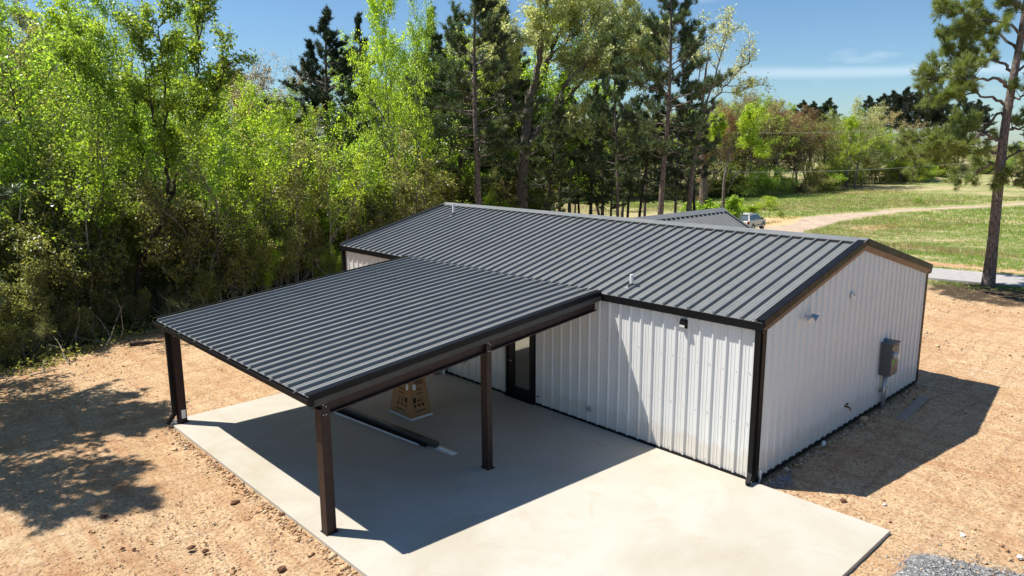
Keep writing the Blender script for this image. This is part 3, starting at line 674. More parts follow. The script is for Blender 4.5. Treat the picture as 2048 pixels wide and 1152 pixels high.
for x in (-5.8, -4.5, -3.1, -1.7, -.5):
    cee((x, CY0+.06, zb(x)-.004), (x, CY1-.06, zb(x)-.004), .05, .05, (-1, 0, 0), M['primer'], 'purlin', .006)
# brackets under the near fascia
for t in (.1, .35, .6, .82):
    x = PXo+(-.1-PXo)*t; cpb(MB().box(x-.05, x+.05, PY0-.055, PY0-.03, zb(x)-.075, zb(x)-.03), 'bracket', M['trim'])
def post(x, y, flip=1, wd=.20, dp=.20):
    t = zb(x)-.05; o = MB()
    o.box(x-wd/2, x-wd/2+.015, y-dp/2, y+dp/2, 0, t)
    o.box(x-wd/2+.015, x+wd/2-.07, y-dp/2, y-dp/2+.015, 0, t)
    o.box(x+wd/2-.07, x+wd/2, y-dp/2+.035, y-dp/2+.05, 0, t); o.box(x+wd/2-.085, x+wd/2-.07, y-dp/2+.015, y-dp/2+.05, 0, t)
    o.box(x+wd/2-.015, x+wd/2, y-dp/2+.05, y+dp/2, 0, t); o.box(x-wd/2+.015, x+wd/2-.015, y+dp/2-.015, y+dp/2, 0, t)
    p = cpb(o, 'post', M['primer'])
    q = MB().box(x-wd/2-.02, x+wd/2+.02, y-dp/2-.02, y+dp/2+.02, 0, .015); q = q.build('base_plate', M['primer'], p)
    bo = MB()
    for bx_, bz in ((-.05, -.12), (.0, -.16), (-.05, -.30), (.0, -.30)): bo.tube([(x+bx_, y-dp/2+.0, t+bz-.05), (x+bx_, y-dp/2-.018, t+bz-.05)], .012, 6)
    bo.build('bolts', M['galv'], p)
    return p
pA = post(PXo, PY0); pB = post(PXm, PY0+.02, 1, .16, .20); pC = post(PXo, PY1-.02)
MB().box(PXo-.04, PXo+.06, PY1-.128, PY1-.122, .12, .34).build('junction_plate', M['pvc'], pC)
# downspout on the left post
x, y = PXo-.155, PY1+.03
dsp = MB().box(x-.045, x+.045, y-.04, y+.04, .22, CZ-.12); dsp.bar((x, y, .24), (x-.20, y-.02, .03), .08, .09)
cpb(dsp, 'downspout', M['trim'])
hangers = MB()
for z in (.6, 1.5, 2.2): hangers.box(x-.048, x+.06, y-.043, y+.043, z, z+.02)
cpb(hangers, 'strap', M['trim'])

# ------------------------------------------------------------------ things under the carport
cb = empty('cardboard_box', (-2.78, 7.95, .0), R(20), label='tall tapered cardboard carton standing under the carport', cat='carton')
a = math.atan2(7.58-8.44, -3.02+3.0)
p1, p2, p3 = Vector((-3.0, 8.44, 0)), Vector((-3.02, 7.58, 0)), Vector((-2.46, 7.52, 0))
cb.location = (-2.74, 8.0, 0); cb.rotation_euler = (0, 0, 0)
bw, bl, bh, tf = .32, .46, 1.25, .64
def lerp(z): k_ = 1-(1-tf)*max(0, z-.05)/(bh-.05); return bw*k_, bl*k_
c = MB()
c.hexa([(-bw, -bl, .05), (bw, -bl, .05), (bw, bl, .05), (-bw, bl, .05), (-bw*tf, -bl*tf, bh), (bw*tf, -bl*tf, bh), (bw*tf, bl*tf, bh), (-bw*tf, bl*tf, bh)])
cc = c.build('carton', M['card'], cb); bevel(cc, .008)
MB().box(-bw-.015, bw+.015, -bl-.015, bl+.015, 0, .05).build('foam_base', M['foam'], cb)
def on_face(face, u, z, wd, ht, mat, name, shape='box', lift=.004):
    """flat print on one sloping side of the carton; u runs -1..1 across"""
    def P(uu, zz):
        kx, ky = lerp(zz)
        if face == 'y': return Vector((uu, -ky-lift, zz))
        return Vector((-kx-lift, uu, zz))
    mb = MB(); n = Vector((0, -1, .1)) if face == 'y' else Vector((-1, 0, .1))
    if shape == 'disc': ring = [(u+wd/2*math.cos(t*math.pi/6), z+ht/2*math.sin(t*math.pi/6)) for t in range(12)]
    elif shape == 'tri': ring = [(u-wd/2, z-ht/2), (u+wd/2, z-ht/2), (u, z+ht/2)]
    else: ring = [(u-wd/2, z-ht/2), (u+wd/2, z-ht/2), (u+wd/2, z+ht/2), (u-wd/2, z+ht/2)]
    pts = [P(a_, b_) for a_, b_ in ring]; k_ = len(pts)
    mb.add(pts+[q-n*.003 for q in pts], [tuple(range(k_)), tuple(range(2*k_-1, k_-1, -1))]+[(i, (i+1) % k_, k_+(i+1) % k_, k_+i) for i in range(k_)])
    return mb.build(name, mat, cc)
for face, sc_ in (('y', 1.0), ('x', 1.35)):
    for i in range(3): on_face(face, (-.16+i*.12)*sc_, .33, .075, .075, M['ink'], 'printed_symbol', 'disc')
    on_face(face, -.16*sc_, .47, .085, .13, M['ink'], 'printed_symbol')
    on_face(face, -.05*sc_, .47, .05, .11, M['ink'], 'printed_symbol', 'tri'); on_face(face, .04*sc_, .47, .05, .11, M['ink'], 'printed_symbol', 'tri')
    for z in (.72, .62, .19): on_face(face, 0, z, .16*sc_ if z > .5 else .30*sc_, .022, M['ink'], 'printed_line')
for i in range(3): on_face('y', .02, .86+i*.035, .27, .018, M['ink'], 'printed_line')
on_face('y', -.13, .80, .09, .14, M['label'], 'paper_label', lift=.007); on_face('x', -.235, .80, .09, .14, M['label'], 'paper_label', lift=.007)
# leaning cartons by the wall
for i, (dx, dy, hh, lb, mt_) in enumerate(((-.30, 10.10, .95, 'brown flat cardboard carton leaning beside the wall, nearest of the leaning stack', 'card'), (-.17, 10.0, .85, 'dark thin board leaning against the wall behind the flat carton', 'wood'), (-.09, 9.9, .9, 'pale thin board leaning against the wall, closest to the wall', 'foam'))):
    o = MB().hexa([(0, 0, 0), (.05, 0, 0), (.05, 1.0, 0), (0, 1.0, 0), (.10, 0, hh), (.15, 0, hh), (.15, 1.0, hh), (.10, 1.0, hh)]).build('leaning_carton' if i == 0 else 'leaning_board', M[mt_], None, label=lb, cat='carton' if i == 0 else 'board')
    o.location = (dx-.12, dy, .0)
# gutter lengths and trim strips lying on the slab
def strip(a, b_, z, wd, ht, mat, label, prof=None, name='metal_trim'):
    a = Vector((*a, z)); b_ = Vector((*b_, z)); dd = (b_-a).normalized(); sd = Vector((dd.y, -dd.x, 0))
    pr = prof or [(-wd/2, 0), (wd/2, 0), (wd/2, .004), (wd*.1, .006), (wd*.05, ht), (-wd*.05, ht), (-wd*.1, .006), (-wd/2, .004)]
    return MB().prism(pr, a, sd, (0, 0, 1), dd, (b_-a).length).build(name, mat, None, label=label, cat='metal trim')
strip((-3.99, 9.9), (-3.52, 5.22), .002, .20, .03, M['pvc'], 'long white trim strip lying on the slab under the dark gutter')
strip((-4.18, 9.8), (-3.80, 6.2), .002, .06, .02, M['pvc'], 'narrow white trim strip lying on the slab left of the dark gutter')
strip((-3.98, 9.75), (-3.62, 5.75), .034, .13, .11, M['fascia'], 'long dark gutter length lying upside down on the white strip', [(-.07, 0), (.07, 0), (.07, .09), (.055, .115), (-.055, .115), (-.07, .09)], 'gutter_length')
strip((-4.08, 9.8), (-3.75, 6.0), .006, .06, .07, M['trim'], 'slim black trim length lying beside the dark gutter', [(-.03, 0), (.03, 0), (.03, .07), (-.03, .05)])
# plank, cup on the shaded dirt
pl = MB().hexa([(5.80, -.66, -.08), (6.0, -.86, -.08), (8.05, -.70, -.06), (7.90, -.50, -.06), (5.80, -.66, -.03), (6.0, -.86, -.03), (8.05, -.70, -.01), (7.90, -.50, -.01)])
tag(bevel(pl.build('plank', M['wood'], None, label='weathered wooden board lying on the shaded dirt beside the gable wall', cat='board'), .005), None)
q = pix(1648, 893, 2, GZ); cu = MB().tube([(q[0]-.05, q[1], GZ+.05), (q[0]+.09, q[1]+.05, GZ+.055)], [.035, .05], 12); cu.build('paper_cup', M['label'], None, label='crushed white paper cup on the shaded dirt by the gable wall', cat='cup')

# ------------------------------------------------------------------ silver SUV on the gravel track
def suv(loc, rz):
    s = empty('suv', loc, rz, label='silver-white SUV parked on the gravel track behind the building', cat='suv')
    Wd = .93
    # x forward, y left; side outline of lower body and cabin
    low = [(-2.32, .42), (-2.35, .60), (-2.30, 1.02), (-2.20, 1.08), (1.05, 1.08), (2.0, 1.0), (2.28, .86), (2.34, .45), (2.0, .33), (-2.1, .33)]
    mb = MB(); n = len(low)
    vs = []
    for yy, ins in ((-Wd, .0), (-Wd+.0, .0), (Wd, 0)):
        pass
    rings = [(-Wd+.05, .95, .03), (-Wd, 1.0, 0), (Wd, 1.0, 0), (Wd-.05, .95, .03)]
    for yy, k_, dz in ((-Wd+.06, .985, .0), (-Wd, .965, .03), (Wd, .965, .03), (Wd-.06, .985, .0)):
        pass
    ys = [(-Wd+.07, 1.0), (-Wd, .97), (Wd, .97), (Wd-.07, 1.0)]
    ys = [(-Wd, .97), (-Wd+.08, 1.0), (Wd-.08, 1.0), (Wd, .97)]
    for yy, k_ in ys:
        for x, z in low: vs.append((x*k_, yy, .7+(z-.7)*(.94 if k_ < 1 else 1)))
    fs = [tuple(range(n)), tuple(range(3*n, 4*n))[::-1]]
    for r_ in range(3):
        for i in range(n): fs.append((r_*n+i, r_*n+n+i, r_*n+n+(i+1) % n, r_*n+(i+1) % n))
    mb.add(vs, fs); o = mb.build('body', M['car'], s); bevel(o, .03, 2)
    # cabin
    cab = MB(); b0 = [(-2.22, 1.06), (1.12, 1.06)]; 
    cab.hexa([(-2.22, -Wd+.03, 1.06), (1.15, -Wd+.03, 1.06), (1.15, Wd-.03, 1.06), (-2.22, Wd-.03, 1.06), (-1.88, -.70, 1.70), (.32, -.70, 1.70), (.32, .70, 1.70), (-1.88, .70, 1.70)])
    o = cab.build('cabin', M['car'], s); bevel(o, .05, 3)
    def quad(name, pts, mat, th=.012):
        P = [Vector(p) for p in pts]; nn = (P[1]-P[0]).cross(P[3]-P[0]).normalized()*th
        MB().hexa([p-nn for p in P]+[p+nn for p in P]).build(name, mat, s)
    # rear glass, side glass
    def cabp(tx, ty, side):  # helper on sloping cabin sides
        z = 1.06+ty*.64; y = (Wd-.03)+(.70-Wd+.03)*ty; x0 = -2.22+.34*ty; x1 = 1.15-.83*ty
        return (x0+(x1-x0)*tx, side*(y+.004), z)
    quad('rear_window', [(-2.20, -.74, 1.12), (-2.20, .74, 1.12), (-1.925, .60, 1.62), (-1.925, -.60, 1.62)], M['car_glass_r'])
    quad('windscreen', [(1.09, -.76, 1.13), (1.09, .76, 1.13), (.41, .64, 1.64), (.41, -.64, 1.64)], M['car_glass'])
    for side in (-1, 1):
        for a0, a1, t0, t1 in ((.05, .24, .05, .235), (.27, .54, .27, .56), (.57, .93, .59, .90)):
            quad('side_window', [cabp(a0, .12, side), cabp(a1, .12, side), cabp(t1, .86, side), cabp(t0, .86, side)], M['car_glass'], .012)
        MB().box(-1.8, .3, side*.62-.02, side*.62+.02, 1.72, 1.77).build('roof_rail', M['trim'], s)
        MB().box(-2.36, -2.16, side*.80-.10, side*.80+.10, .78, 1.06).build('tail_light', M['tail'], s)
        MB().box(2.12, 2.34, side*.70-.14, side*.70+.14, .72, .88).build('headlight', M['lens'], s)
        MB().box(.78, .95, side*1.02-.10, side*1.02+.10, 1.08, 1.24).build('mirror', M['trim'], s)
        MB().box(-1.0, 1.0, side*.935-.012, side*.935+.012, .52, .60).build('side_moulding', M['trim'], s)
        MB().box(-.02, .0, side*.93-.004, side*.93+.006, .45, 1.02).build('door_gap', M['trim'], s); 
        for xw in (-1.38, 1.42):
            wc = MB(); wc.tube([(xw, side*.62, .37), (xw, side*.66, .37), (xw, side*.91, .37), (xw, side*.935, .37)], [.34, .37, .37, .33], 22)
            wh = wc.build('wheel', M['rubber'], s)
            MB().tube([(xw, side*.90, .37), (xw, side*.945, .37)], [.235, .21], 12).build('rim', M['galv'], wh)
            ar = MB()
            for i in range(9):
                a0, a1 = math.pi*i/9, math.pi*(i+1)/9
                pts = [(xw+math.cos(a_)*r_, side*y_, .37+math.sin(a_)*r_) for y_ in (.925, .965) for a_, r_ in ((a0, .39), (a1, .39), (a1, .46), (a0, .46))]
                ar.hexa(pts)
            ar.build('wheel_arch', M['clad'], s)
            MB().tube([(xw, side*.925, .37), (xw, side*.938, .37)], .40, 20).build('wheel_well', M['trim'], s)
    MB().box(-2.44, -2.28, -.90, .90, .42, .66).build('bumper', M['clad'], s)
    MB().box(2.26, 2.42, -.88, .88, .40, .66).build('bumper', M['clad'], s)
    MB().box(-2.335, -2.315, -.30, .30, .80, .93).build('plate_recess', M['trim'], s)
    MB().box(-2.345, -2.335, -.16, .16, .81, .92).build('number_plate', M['label'], s)
    MB().box(-2.30, -2.26, -.30, .30, 1.02, 1.05).build('tailgate_handle', M['trim'], s)
    MB().tube([(-2.23, 0, 1.16), (-2.19, -.40, 1.22)], .012, 5).build('wiper', M['trim'], s)
    MB().box(-1.98, -1.84, -.60, .60, 1.685, 1.715).build('spoiler', M['car'], s)
    return s
sx_, sy_ = at(1500, 74.6)
vd = math.atan2(sy_-CAM[1], sx_-CAM[0])
suv((sx_, sy_, gz(sx_, sy_)), vd-R(21))
# ------------------------------------------------------------------ vegetation builders
def rperp(rng, d):
    v = rng.normal(0, 1, 3); v -= v.dot(d)*d; return v/(np.linalg.norm(v)+1e-9)
class Wood:
    """branch tubes collected as arrays"""
    def __init__(s): s.V = []; s.F = []; s.n = 0
    def tube(s, P, r, k):
        P = np.asarray(P, float); r = np.asarray(r, float); m_ = len(P)
        T = np.gradient(P, axis=0); T /= np.linalg.norm(T, axis=1, keepdims=True)+1e-9
        ref = np.where(np.abs(T[:, 2:3]) < .9, np.array([[0, 0, 1.]]), np.array([[1., 0, 0]]))
        u = np.cross(T, ref); u /= np.linalg.norm(u, axis=1, keepdims=True)+1e-9; v = np.cross(T, u)
        a = np.arange(k)*2*np.pi/k
        X = P[:, None]+(u[:, None]*np.cos(a)[None, :, None]+v[:, None]*np.sin(a)[None, :, None])*r[:, None, None]
        s.V.append(X.reshape(-1, 3))
        i = np.arange(m_-1)[:, None]*k; j = np.arange(k)[None]; j2 = (j+1) % k
        s.F.append((np.stack([i+j, i+j2, i+k+j2, i+k+j], -1).reshape(-1, 4))+s.n); s.n += m_*k
    def mesh(s, name, mat, smooth=True):
        me = fast_mesh(name, np.concatenate(s.V), np.concatenate(s.F), mat)
        if smooth: me.polygons.foreach_set('use_smooth', np.ones(len(me.polygons), bool))
        return me
def path(rng, p, d, length, n, wob, trop=0, sag=0):
    pts = [np.array(p, float)]; d = np.array(d, float); st = length/n
    for i in range(n):
        d = d+rng.normal(0, wob, 3); d[2] += trop-sag*i/n; d /= np.linalg.norm(d); pts.append(pts[-1]+d*st)
    return np.array(pts)
def leaves_mesh(name, C, size, rng, mat, asp=.62, flat=.0, var=.35):
    n = len(C); u = rng.normal(0, 1, (n, 3)); u[:, 2] *= (1-flat); u /= np.linalg.norm(u, axis=1, keepdims=True)
    w_ = rng.normal(0, 1, (n, 3)); v = np.cross(u, w_); v /= np.linalg.norm(v, axis=1, keepdims=True)
    s_ = size*(1+rng.uniform(-var, var, (n, 1)))
    fold = np.cross(u, v)*s_*.18
    V = np.stack([C-u*s_*.5, C-v*s_*asp*.5+fold, C+u*s_*.5, C+v*s_*asp*.5+fold], 1).reshape(-1, 3)
    F = np.arange(4*n).reshape(n, 4); return fast_mesh(name, V, F, mat)
def needles_mesh(name, C, D, rng, mat, per=12, ln=.24, wd=.022, spread=1.0):
    n = len(C); C = np.repeat(C, per, 0); D = np.repeat(D, per, 0)
    d = D+rng.normal(0, spread*.62, (n*per, 3)); d /= np.linalg.norm(d, axis=1, keepdims=True)
    s_ = np.cross(d, rng.normal(0, 1, (n*per, 3))); s_ /= np.linalg.norm(s_, axis=1, keepdims=True)
    l = ln*rng.uniform(.7, 1.25, (n*per, 1)); b0 = C+rng.normal(0, .03, C.shape)
    V = np.stack([b0-s_*wd*.5, b0+s_*wd*.5, b0+d*l+s_*wd*.15], 1).reshape(-1, 3)
    return fast_mesh(name, V, np.arange(3*n*per).reshape(-1, 3), mat)

def grow(rng, wood, path_, r0, r1, lvl, maxl, spec, tips, k):
    """recursive side branches; spec[lvl] = (count, len ratio, angle, wobble, tropism, start)"""
    P = path_; m_ = len(P); seg = np.linalg.norm(np.diff(P, axis=0), axis=1); tot = seg.sum()
    rr = np.linspace(r0, r1, m_); wood.tube(P, rr, k)
    if lvl >= maxl:
        tips.append(P[1:]); return
    cnt, lr, ang, wob, trop, st = spec[lvl]; cnt = max(1, int(round(cnt*rng.uniform(.8, 1.2))))
    for i in range(cnt):
        t = st+(1-st)*((i+rng.uniform(0, 1))/cnt); x = t*(m_-1); a = min(int(x), m_-2); p = P[a]+(P[a+1]-P[a])*(x-a)
        d0 = (P[a+1]-P[a]); d0 /= np.linalg.norm(d0); an = R(ang*rng.uniform(.7, 1.3)); d = d0*math.cos(an)+rperp(rng, d0)*math.sin(an)
        ln_ = tot*lr*rng.uniform(.65, 1.2)*(1.15-.75*t if lvl == 0 else 1-.3*t)
        rb = min(rr[a]*.62, .012+ln_*.016)
        grow(rng, wood, path(rng, p, d, ln_, 5 if lvl < 2 else 3, wob, trop), rb, max(.004, rb*.3), lvl+1, maxl, spec, tips, 5 if lvl == 0 else 3)
def tree_data(seed, h, spec, r0, per, spread, size, lean=(0, 0), wob=.06, n=10, maxl=3, crown0=.0, leafmat='leaf_mid', barkmat='bark', stems=1):
    rng = np.random.RandomState(seed); wood = Wood(); tips = []
    for s_ in range(stems):
        d = np.array([lean[0], lean[1], 1.0])
        o = np.zeros(3)
        if stems > 1: a = 2*np.pi*s_/stems+rng.uniform(-.4, .4); d += np.array([math.cos(a), math.sin(a), 0])*rng.uniform(.15, .5); o = np.array([math.cos(a), math.sin(a), 0])*.12
        hh = h*(1 if s_ == 0 else rng.uniform(.6, 1)); o[2] = -.25
        grow(rng, wood, path(rng, o, d/np.linalg.norm(d), hh, n, wob, .02), r0*(1 if s_ == 0 else .8), .012, 0, maxl, spec, tips, 8)
    T = np.concatenate(tips); per = int(per); C = np.repeat(T, per, 0)+rng.normal(0, spread, (len(T)*per, 3))
    # uneven foliage: thin whole patches by a coarse random field
    q = np.floor(C/.9).astype(int); hsh = ((q[:, 0]*73856093) ^ (q[:, 1]*19349663) ^ (q[:, 2]*83492791)) % 100
    keep = rng.uniform(0, 1, len(C)) < np.where(hsh < 30, .45, 1.0)
    C = C[keep & (C[:, 2] > .2)]
    top_ = float(np.percentile(C[:, 2], 99.5)) if len(C) else h
    return dict(wood=wood.mesh('trunk', M[barkmat]), leaf=leaves_mesh('crown', C, size, rng, M[leafmat]), h=top_)
# per level: count, length ratio, angle, wobble, tropism, start
UP = [(20, .42, 38, .10, .07, .22), (7, .50, 42, .14, .05, .2), (5, .45, 45, .2, .03, .2)]
WIDE = [(14, .55, 62, .14, .05, .28), (8, .55, 50, .18, .03, .2), (5, .42, 50, .2, .02, .2)]
BUSHY = [(13, .50, 55, .2, .05, .06), (7, .5, 50, .22, .03, .1), (4, .5, 50, .25, .02, .1)]
V_ = {}
V_['up1'] = tree_data(11, 12, UP, .14, 7, .12, .125, leafmat='leaf_mid')
V_['up2'] = tree_data(12, 12, UP, .12, 7, .12, .125, lean=(.08, .03), leafmat='leaf_bright')
V_['up3'] = tree_data(13, 12, UP, .13, 5, .12, .12, lean=(-.06, .05), leafmat='leaf_mid')
V_['wide1'] = tree_data(21, 11, WIDE, .17, 6, .14, .135, leafmat='leaf_bright')
V_['wide2'] = tree_data(22, 11, WIDE, .16, 6, .14, .13, wob=.1, leafmat='leaf_mid')
V_['sparse1'] = tree_data(31, 11, UP, .12, 2, .10, .10, wob=.08, leafmat='leaf_tan')
V_['sparse2'] = tree_data(32, 11, WIDE, .15, 2, .12, .11, wob=.1, leafmat='leaf_red')
V_['bush1'] = tree_data(41, 5, BUSHY, .06, 4, .15, .10, wob=.12, stems=4, leafmat='leaf_olive')
V_['bush2'] = tree_data(42, 5, BUSHY, .05, 3, .15, .10, wob=.14, stems=5, leafmat='leaf_olive')
V_['bush3'] = tree_data(43, 4.5, BUSHY, .05, 2, .15, .09, wob=.16, stems=5, leafmat='leaf_olive', barkmat='bark_pale')
V_['sap1'] = tree_data(45, 6, UP, .04, 2, .12, .13, wob=.09, stems=4, leafmat='leaf_olive')
V_['sap2'] = tree_data(46, 6, UP, .035, 2, .12, .125, wob=.12, stems=5, leafmat='leaf_olive', barkmat='bark_pale')
V_['slim'] = tree_data(47, 9, [(11, .30, 34, .10, .09, .35), (5, .5, 40, .16, .05, .2), (3, .45, 45, .2, .03, .2)], .055, 3, .12, .14, wob=.10, leafmat='leaf_mid', barkmat='bark_pale')
V_['slim2'] = tree_data(48, 9, [(10, .34, 40, .12, .09, .3), (5, .5, 40, .16, .05, .2), (3, .45, 45, .2, .03, .2)], .07, 2, .12, .14, wob=.14, lean=(.15, .05), leafmat='leaf_mid', barkmat='bark')
V_['lush'] = tree_data(44, 3.2, BUSHY, .05, 6, .12, .14, wob=.12, stems=6, leafmat='leaf_mid')

def pine_data(seed, h, r0, first, nb, blen, tufts, per=11, ln=.25, mat='needle', lean=(0, 0), dens=1.0, up=.15):
    rng = np.random.RandomState(seed); wood = Wood(); d = np.array([lean[0], lean[1], 1.]); d /= np.linalg.norm(d)
    P = path(rng, (0, 0, -.3), d, h+.3, 14, .018, .01); rr = np.linspace(r0, .03, 15)**1.0; wood.tube(P, rr, 9)
    C = []; D = []
    for i in range(nb):
        t = first+(1-first)*((i+rng.uniform(0, 1))/nb)**.9; x = min(t*14, 13.99); a = int(x); p = P[a]+(P[a+1]-P[a])*(x-a)
        f = (t-first)/(1-first); az = rng.uniform(0, 2*np.pi); L_ = blen*(math.sin(math.pi*min(1, (f*.85+.22)))**.7)*rng.uniform(.55, 1.15)*(1.05-.55*f)
        el = up-.25+f*.95+rng.uniform(-.15, .15)
        d = np.array([math.cos(az), math.sin(az), el]); d /= np.linalg.norm(d)
        bp = path(rng, p, d, L_, 6, .10, .05); rb = .012+L_*.012; wood.tube(bp, np.linspace(rb, .008, 7), 4)
        ns = int(3+L_*3.0*dens)
        for j in range(ns):
            u = .32+.68*(j+rng.uniform(0, 1))/ns; x2 = min(u*6, 5.99); b_ = int(x2); q = bp[b_]+(bp[b_+1]-bp[b_])*(x2-b_)
            dd = bp[b_+1]-bp[b_]; dd /= np.linalg.norm(dd); an = R(rng.uniform(25, 60)); sd = rperp(rng, dd); sd[2] = abs(sd[2])*.6
            d2 = dd*math.cos(an)+sd*math.sin(an); d2 /= np.linalg.norm(d2); l2 = rng.uniform(.3, .9)*(1-.3*u)*(.5+L_*.22)
            tp = path(rng, q, d2, l2, 3, .15, .10); wood.tube(tp, np.linspace(.010, .006, 4), 3)
            for k_ in range(tufts):
                v = rng.uniform(.35, 1)*3; c_ = min(int(v), 2); pt = tp[c_]+(tp[c_+1]-tp[c_])*(v-c_)+rng.normal(0, .06, 3)
                C.append(pt); D.append(d2+np.array([0, 0, .35]))
            C.append(tp[-1]); D.append(d2+np.array([0, 0, .5]))
    # dead lower stubs
    for i in range(8):
        t = first*rng.uniform(.35, 1); x = t*14; a = int(x); p = P[a]; az = rng.uniform(0, 6.28); wood.tube(path(rng, p, (math.cos(az), math.sin(az), .05), rng.uniform(.4, 1.6), 4, .15), np.linspace(.018, .005, 5), 3)
    return dict(wood=wood.mesh('trunk', M['bark_pine'] if r0 > .16 else M['bark_dk']), leaf=needles_mesh('crown', np.array(C), np.array(D), rng, M[mat], per, ln, .03), h=h*.985)
V_['pine1'] = pine_data(51, 16, .21, .34, 74, 3.6, 6, 13)
V_['pine2'] = pine_data(52, 15, .17, .22, 76, 3.0, 6, 13)
V_['pine3'] = pine_data(53, 16, .20, .36, 66, 3.5, 6, 13, dens=1.0)
V_['pine4'] = pine_data(54, 12, .12, .25, 54, 2.4, 5, 12)
V_['farpine'] = pine_data(55, 17, .26, .5, 64, 4.4, 8, 10, .42, mat='needle_dk', dens=1.2, up=.3)

PARTNAME = {}
def place(v, x, y, height=None, rz=0, label='', cat='tree', group=None, mat=None, name='leaf_tree', wide=1.0, z=None):
    d = V_[v]; s_ = (height/d['h']) if height else 1.0
    t = empty(name, (x, y, gz(x, y) if z is None else z), rz, label=label, cat=cat, group=group)
    t.scale = (s_*wide, s_*wide, s_)
    bush = cat in ('bush', 'shrub')
    a = bpy.data.objects.new('stems' if bush else 'trunk', d['wood']); col.objects.link(a); a.parent = t
    c = bpy.data.objects.new('foliage' if bush else 'crown', d['leaf']); col.objects.link(c); c.parent = t
    if mat: c.material_slots[0].link = 'OBJECT'; c.material_slots[0].material = M[mat]
    return t

# a tree drawn limb by limb in its own frame (a = across, h = up, b = away), then rotated to stand where it grows
ACR = Vector((rt[0], rt[1], 0)).normalized(); AWY = Vector((math.sin(YAW), math.cos(YAW), 0))
def limb_tree(name, px, depth, limbs, kind, label, seed, bmat, lmat, sub=None, py0=None, **kw):
    rng = np.random.RandomState(seed); q0 = onray(px, limbs[0]['p'][0][1], depth); X, Y = float(q0[0]), float(q0[1]); base = gz(X, Y); wood = Wood(); tips = []; C = []; D = []
    B0 = None
    def cv(px_, py_, dz): return onray(px_, py_, depth+dz)-np.array([X, Y, base])
    for L_ in limbs:
        pts = np.array([cv(*p) for p in L_['p']]); 
        if L_.get('root'): pts[0][2] = -.3
        # resample smoothly
        t = np.linspace(0, len(pts)-1, max(2, (len(pts)-1)*5+1)); P = []
        for tt in t:
            i = min(int(tt), len(pts)-2); u = tt-i; p0, p1, p2, p3 = pts[max(i-1, 0)], pts[i], pts[i+1], pts[min(i+2, len(pts)-1)]
            P.append(.5*((2*p1)+(p2-p0)*u+(2*p0-5*p1+4*p2-p3)*u*u+(3*p1-p0-3*p2+p3)*u**3))
        P = np.array(P); 
        if not L_.get('root'): P[1:] += rng.normal(0, .05, P[1:].shape)
        wood.tube(P, np.interp(np.linspace(0, 1, len(P)), np.linspace(0, 1, len(L_['r'])), L_['r']), 12 if L_.get('root') else 6)
        if 'sub' in L_:
            cnt, ln_, st, en = L_['sub']
            for i in range(cnt):
                t_ = st+(en-st)*(i+rng.uniform(0, 1))/cnt; x = min(t_*(len(P)-1), len(P)-1.01); a = int(x); p = P[a]+(P[a+1]-P[a])*(x-a)
                d0 = P[a+1]-P[a]; d0 /= np.linalg.norm(d0)
                if kind == 'pine':
                    an = R(rng.uniform(30, 75)); sd = rperp(rng, d0); sd[2] = sd[2]*.45+.12; d = d0*math.cos(an)+sd*math.sin(an); d /= np.linalg.norm(d)
                    l1 = ln_*rng.uniform(.5, 1.15); bp = path(rng, p, d, l1, 5, .16, .05); wood.tube(bp, np.linspace(.022, .007, 6), 4)
                    for j in range(int(4+l1*3.4)):
                        u = rng.uniform(.3, 1)*5; b_ = min(int(u), 4); q = bp[b_]+(bp[b_+1]-bp[b_])*(u-b_); d2 = d+rperp(rng, d)*.8; d2[2] += .25; d2 /= np.linalg.norm(d2)
                        tp = path(rng, q, d2, rng.uniform(.2, .55), 2, .1, .1); wood.tube(tp, [.008, .007, .005], 3)
                        for k_ in range(6): C.append(tp[-1]+(tp[1]-tp[-1])*rng.uniform(0, 1.3)+rng.normal(0, .05, 3)); D.append(d2+np.array([0, 0, .3]))
                else:
                    sp = kw.get('spec'); an = R(rng.uniform(25, 65)); d = d0*math.cos(an)+rperp(rng, d0)*math.sin(an); d[2] += kw.get('lift', .2); d /= np.linalg.norm(d)
                    l1 = ln_*rng.uniform(.55, 1.15)
                    grow(rng, wood, path(rng, p, d, l1, 5, .16, kw.get('trop', .03)), .014+l1*.013, .006, 1, 3, sp, tips, 4)
    t = empty(name, (X, Y, base), 0, label=label, cat='tree')
    link('trunk', wood.mesh('trunk', M[bmat]), None, t)
    if kind == 'pine': me = needles_mesh('crown', np.array(C), np.array(D), rng, M[lmat], kw.get('per', 16), kw.get('ln', .22), kw.get('wd', .016))
    elif kind == 'leaf':
        T = np.concatenate(tips); per = kw.get('per_', 6); CC = np.repeat(T, per, 0)+rng.normal(0, kw.get('spread', .12), (len(T)*per, 3)); me = leaves_mesh('crown', CC, kw.get('size', .12), rng, M[lmat])
    else: me = None
    if me: link('crown', me, None, t)
    return t

